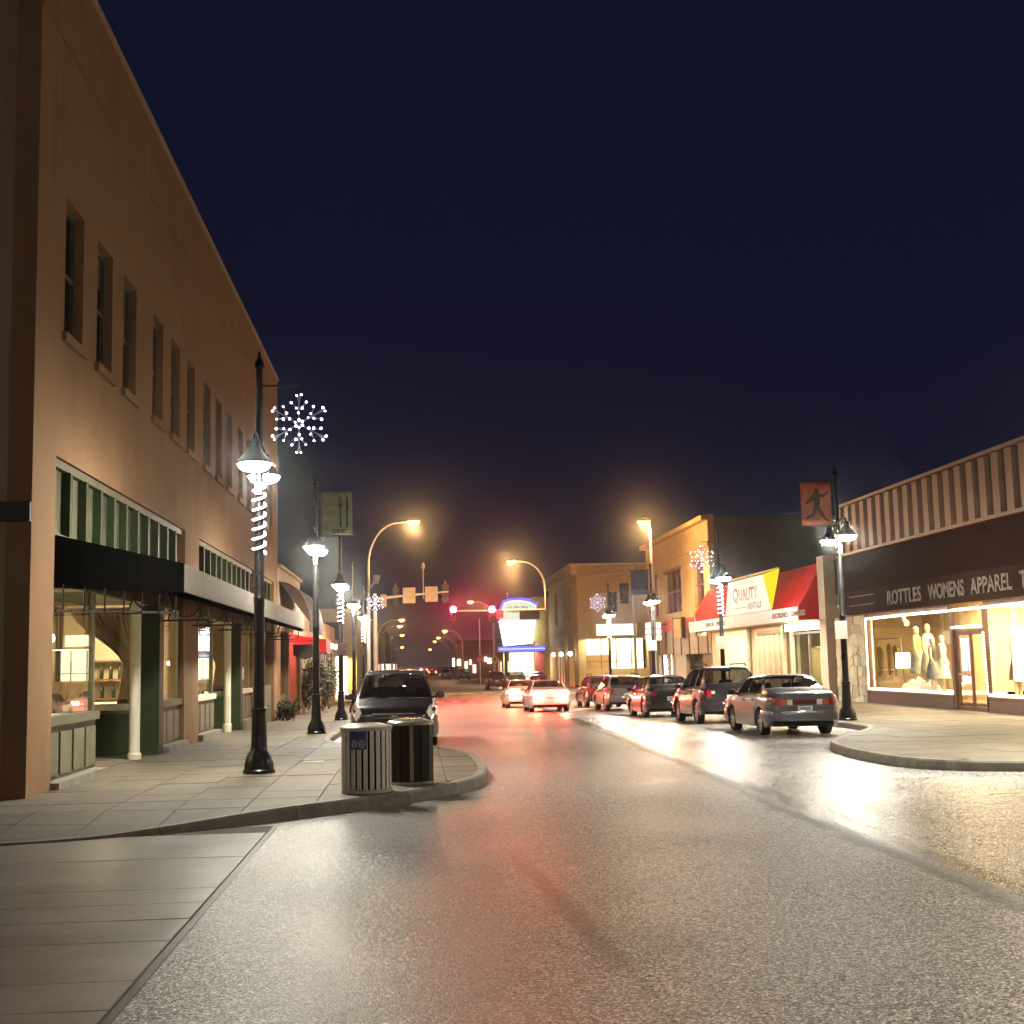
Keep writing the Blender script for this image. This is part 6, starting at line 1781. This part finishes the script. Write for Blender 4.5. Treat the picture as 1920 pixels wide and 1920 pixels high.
sed = make_car('parked_sedan', 'small grey-violet sedan with full-width red tail lamps parked by the corner kerb', 'car', dict(SEDAN, paint=paint('grey violet', (.10, .096, .11)), mirror_mat=SEAL, trim=SEAL), 'cars parked along the right kerb')
put(sed, 8.72, 28.42)
suv = make_car('parked_suv', 'dark grey compact sport utility car with black roof rails', 'car', dict(SUV, paint=paint('slate grey', (.022, .020, .024))), 'cars parked along the right kerb')
put(suv, 8.95, 35.95)
h1 = make_car('parked_hatchback', 'dark fastback car between the grey sport utility and the silver wagon', 'car', dict(HATCH, paint=paint('dark plum', (.012, .008, .010))), 'cars parked along the right kerb')
put(h1, 8.70, 43.35)
w1 = make_car('parked_wagon', 'silver wagon parked beyond the dark fastback', 'car', dict(WAGON, paint=paint('silver', (.14, .13, .125))), 'cars parked along the right kerb')
put(w1, 8.85, 53.4)
h2 = make_car('parked_car', 'reddish dark car last in the parked row by the kerb', 'car', dict(WAGON, paint=paint('dark red', (.06, .01, .01))), 'cars parked along the right kerb')
put(h2, 8.85, 59.8)
LITR = [(.44, .68, .70, .84, BRAKE, 'brake_lamp')]
wc = make_car('white_sedan', 'white sedan waiting with lit brake lamps and high stop lamp', 'car', dict(SEDAN, W=1.75, paint=paint('white', (.66, .64, .62), 0), rear=LITR + [(-.10, .10, .90, .935, BRAKE, 'stop_lamp')], side_lamps=[(.02, .16, 4.2, 5.2, BRAKE, 'brake_lamp')]), 'cars waiting at the red light')
put(wc, 5.72, 54.6)
wc2 = make_car('white_sedan', 'white car at the head of the queue ahead of the other white sedan', 'car', dict(SEDAN, W=1.75, paint=paint('white', (.66, .64, .62), 0), rear=LITR, side_lamps=[(.02, .16, 4.2, 5.2, BRAKE, 'brake_lamp')]), 'cars waiting at the red light')
put(wc2, 5.28, 62.8)
for c_ in (wc, wc2):
    for s in (-1, 1): lamp_light('POINT', 'brake_light', c_, (s * .58, -.25, .77), 130, (1, .10, .06), .08)
van = make_car('parked_minivan', 'dark minivan facing us behind the trash cans', 'minivan', dict(VAN, paint=paint('dark silver', (.03, .027, .031)), mirror_mat=surf('mirror plum', (.05, .03, .045), .3)))
put(van, -.48, 28.0 + 4.95, math.pi)
van.location = (-.48, 28.05 + 4.9, g(30) + .004); van.rotation_euler = (0, 0, math.pi)
cv = Car(dict(VAN, paint=None))
for s in (-1, 1):                                                    # swept headlamps wrapped over the wing
    V, F = cv.patch(4.22, 4.86, 4.6, 8.4, s, .012, 10, 8)
    hl = MB().add(V, F).build('headlight', CLEAR, van, smooth=True, world=False)
    V, F = cv.patch(4.36, 4.70, 5.2, 7.6, s, .02, 4, 4)
    MB().add(V, F).build('reflector', CHROME, hl, smooth=True, world=False)
MB().box(-.42, .42, 4.90, 4.965, .60, .74).build('grille', SEAL, van, world=False, bevel=.03)
MB().box(-.46, .46, 4.93, 4.985, .735, .765).box(-.40, .40, 4.93, 4.98, .655, .675).build('grille_bar', CHROME, van, world=False, bevel=.008)
MB().tube([(.075 * math.cos(q * .524), 4.99, .70 + .055 * math.sin(q * .524)) for q in range(13)], .012, 6).box(-.035, -.02, 4.985, 5.0, .665, .735).box(.02, .035, 4.985, 5.0, .665, .735).box(-.02, .02, 4.985, 5.0, .69, .71).build('emblem', CHROME, van, world=False)
MB().box(-.5, .5, 4.90, 4.98, .36, .46).build('air_intake', SEAL, van, world=False, bevel=.02)
MB().tube([(-.55, 4.02, 1.035), (.1, 3.92, 1.075)], .012, 5).tube([(-.05, 4.02, 1.04), (.62, 3.92, 1.07)], .012, 5).build('wiper', SEAL, van, world=False)
# a far line of cars on both sides and across the junction
def far_copy(src, x, y, lab, m=None, rz=0, grp='cars in the far street'):
    o = copy_tree(src)
    for ch in list(o.children_recursive):
        if ch.type == 'LIGHT': bpy.data.objects.remove(ch)
        elif m and ch.name.split('.')[0] in ('body', 'bumper', 'mirror', 'door_handle'):
            ch.data = ch.data.copy(); ch.data.materials[0] = m
    tag(o, lab, 'car', grp)
    put(o, x, y, rz)
    return o
BLK_P = paint('black', (.012, .010, .011)); BEIGE_P = paint('beige', (.36, .28, .14), 0); RED_P = paint('red', (.22, .02, .02), .2)
u = onroad(930, 1283)
far_copy(suv, 7.4, 117, 'black sport utility car stopped across the junction', BLK_P)
far_copy(w1, 10.0, 126, 'beige wagon parked in front of the theatre', BEIGE_P)
far_copy(h1, 12.6, 132, 'small red car parked beyond the beige wagon', RED_P)
far_copy(suv, 6.9, 185, 'dark car parked far down the street by the lit shopfronts', BLK_P)
far_copy(h1, 4.6, 200, 'dark hatchback parked by the bright curved pole', BLK_P)
f = far_copy(w1, 1.2, 215, 'pale oncoming car with headlights far down the street', BEIGE_P, math.pi)
# headlamps of cars coming up the far street
HEADL = glow('oncoming headlamp', (1, .90, .72), 60)
def far_car_lights(x, y, lab, col, zz=.65, r=.16, sep=1.3):
    o = copy_tree(w1)
    tag(o, lab, 'car', 'cars in the far street')
    put(o, x, y, math.pi if col is HEADL else 0)
    L = 4.70 if col is HEADL else -.05
    for s in (-1, 1): MB().lathe([(.02, -r), (r * .8, -r * .6), (r, 0), (r * .8, r * .6), (.02, r)], 10, (s * sep / 2, L, zz)).build('lit_lamp', col, o, smooth=True, world=False)
    return o
far_car_lights(-.35, 250, 'oncoming car with glaring headlights in the far street', HEADL, .9, .28)
far_car_lights(.6, 300, 'second oncoming car with headlights farther down the street', HEADL, 1.0, .3)
far_car_lights(3.2, 245, 'receding car with red tail lamps in the far street', glow('far tail lamp', (1, .12, .06), 12), .9, .16)
far_car_lights(3.6, 330, 'most distant receding car with red tail lamps', M['far tail lamp'], 1.0, .22)
u = at(768, 1257, Y=60)
far_car_lights(-.1, 88, 'oncoming car with a glaring headlight behind the minivan roof', HEADL, .95, .11)
# ================================================================ haze added for halos round the lamps
hzm, hn, hout = nt('halo haze')
pv = hn.nodes.new('ShaderNodeVolumePrincipled')
pv.inputs['Color'].default_value = (.9, .9, .92, 1)
pv.inputs['Density'].default_value = .00055
pv.inputs['Anisotropy'].default_value = .975  # strong forward scatter makes tight halos, standing in for lens glow
hn.links.new(pv.outputs[0], hout.inputs['Volume'])
hz_o = MB().box(-705, 705, -85, 1205, -2.0, 14.0).build('haze', hzm)
tag(hz_o, 'thin haze added over the street for halos round the lamps', kind='stuff')
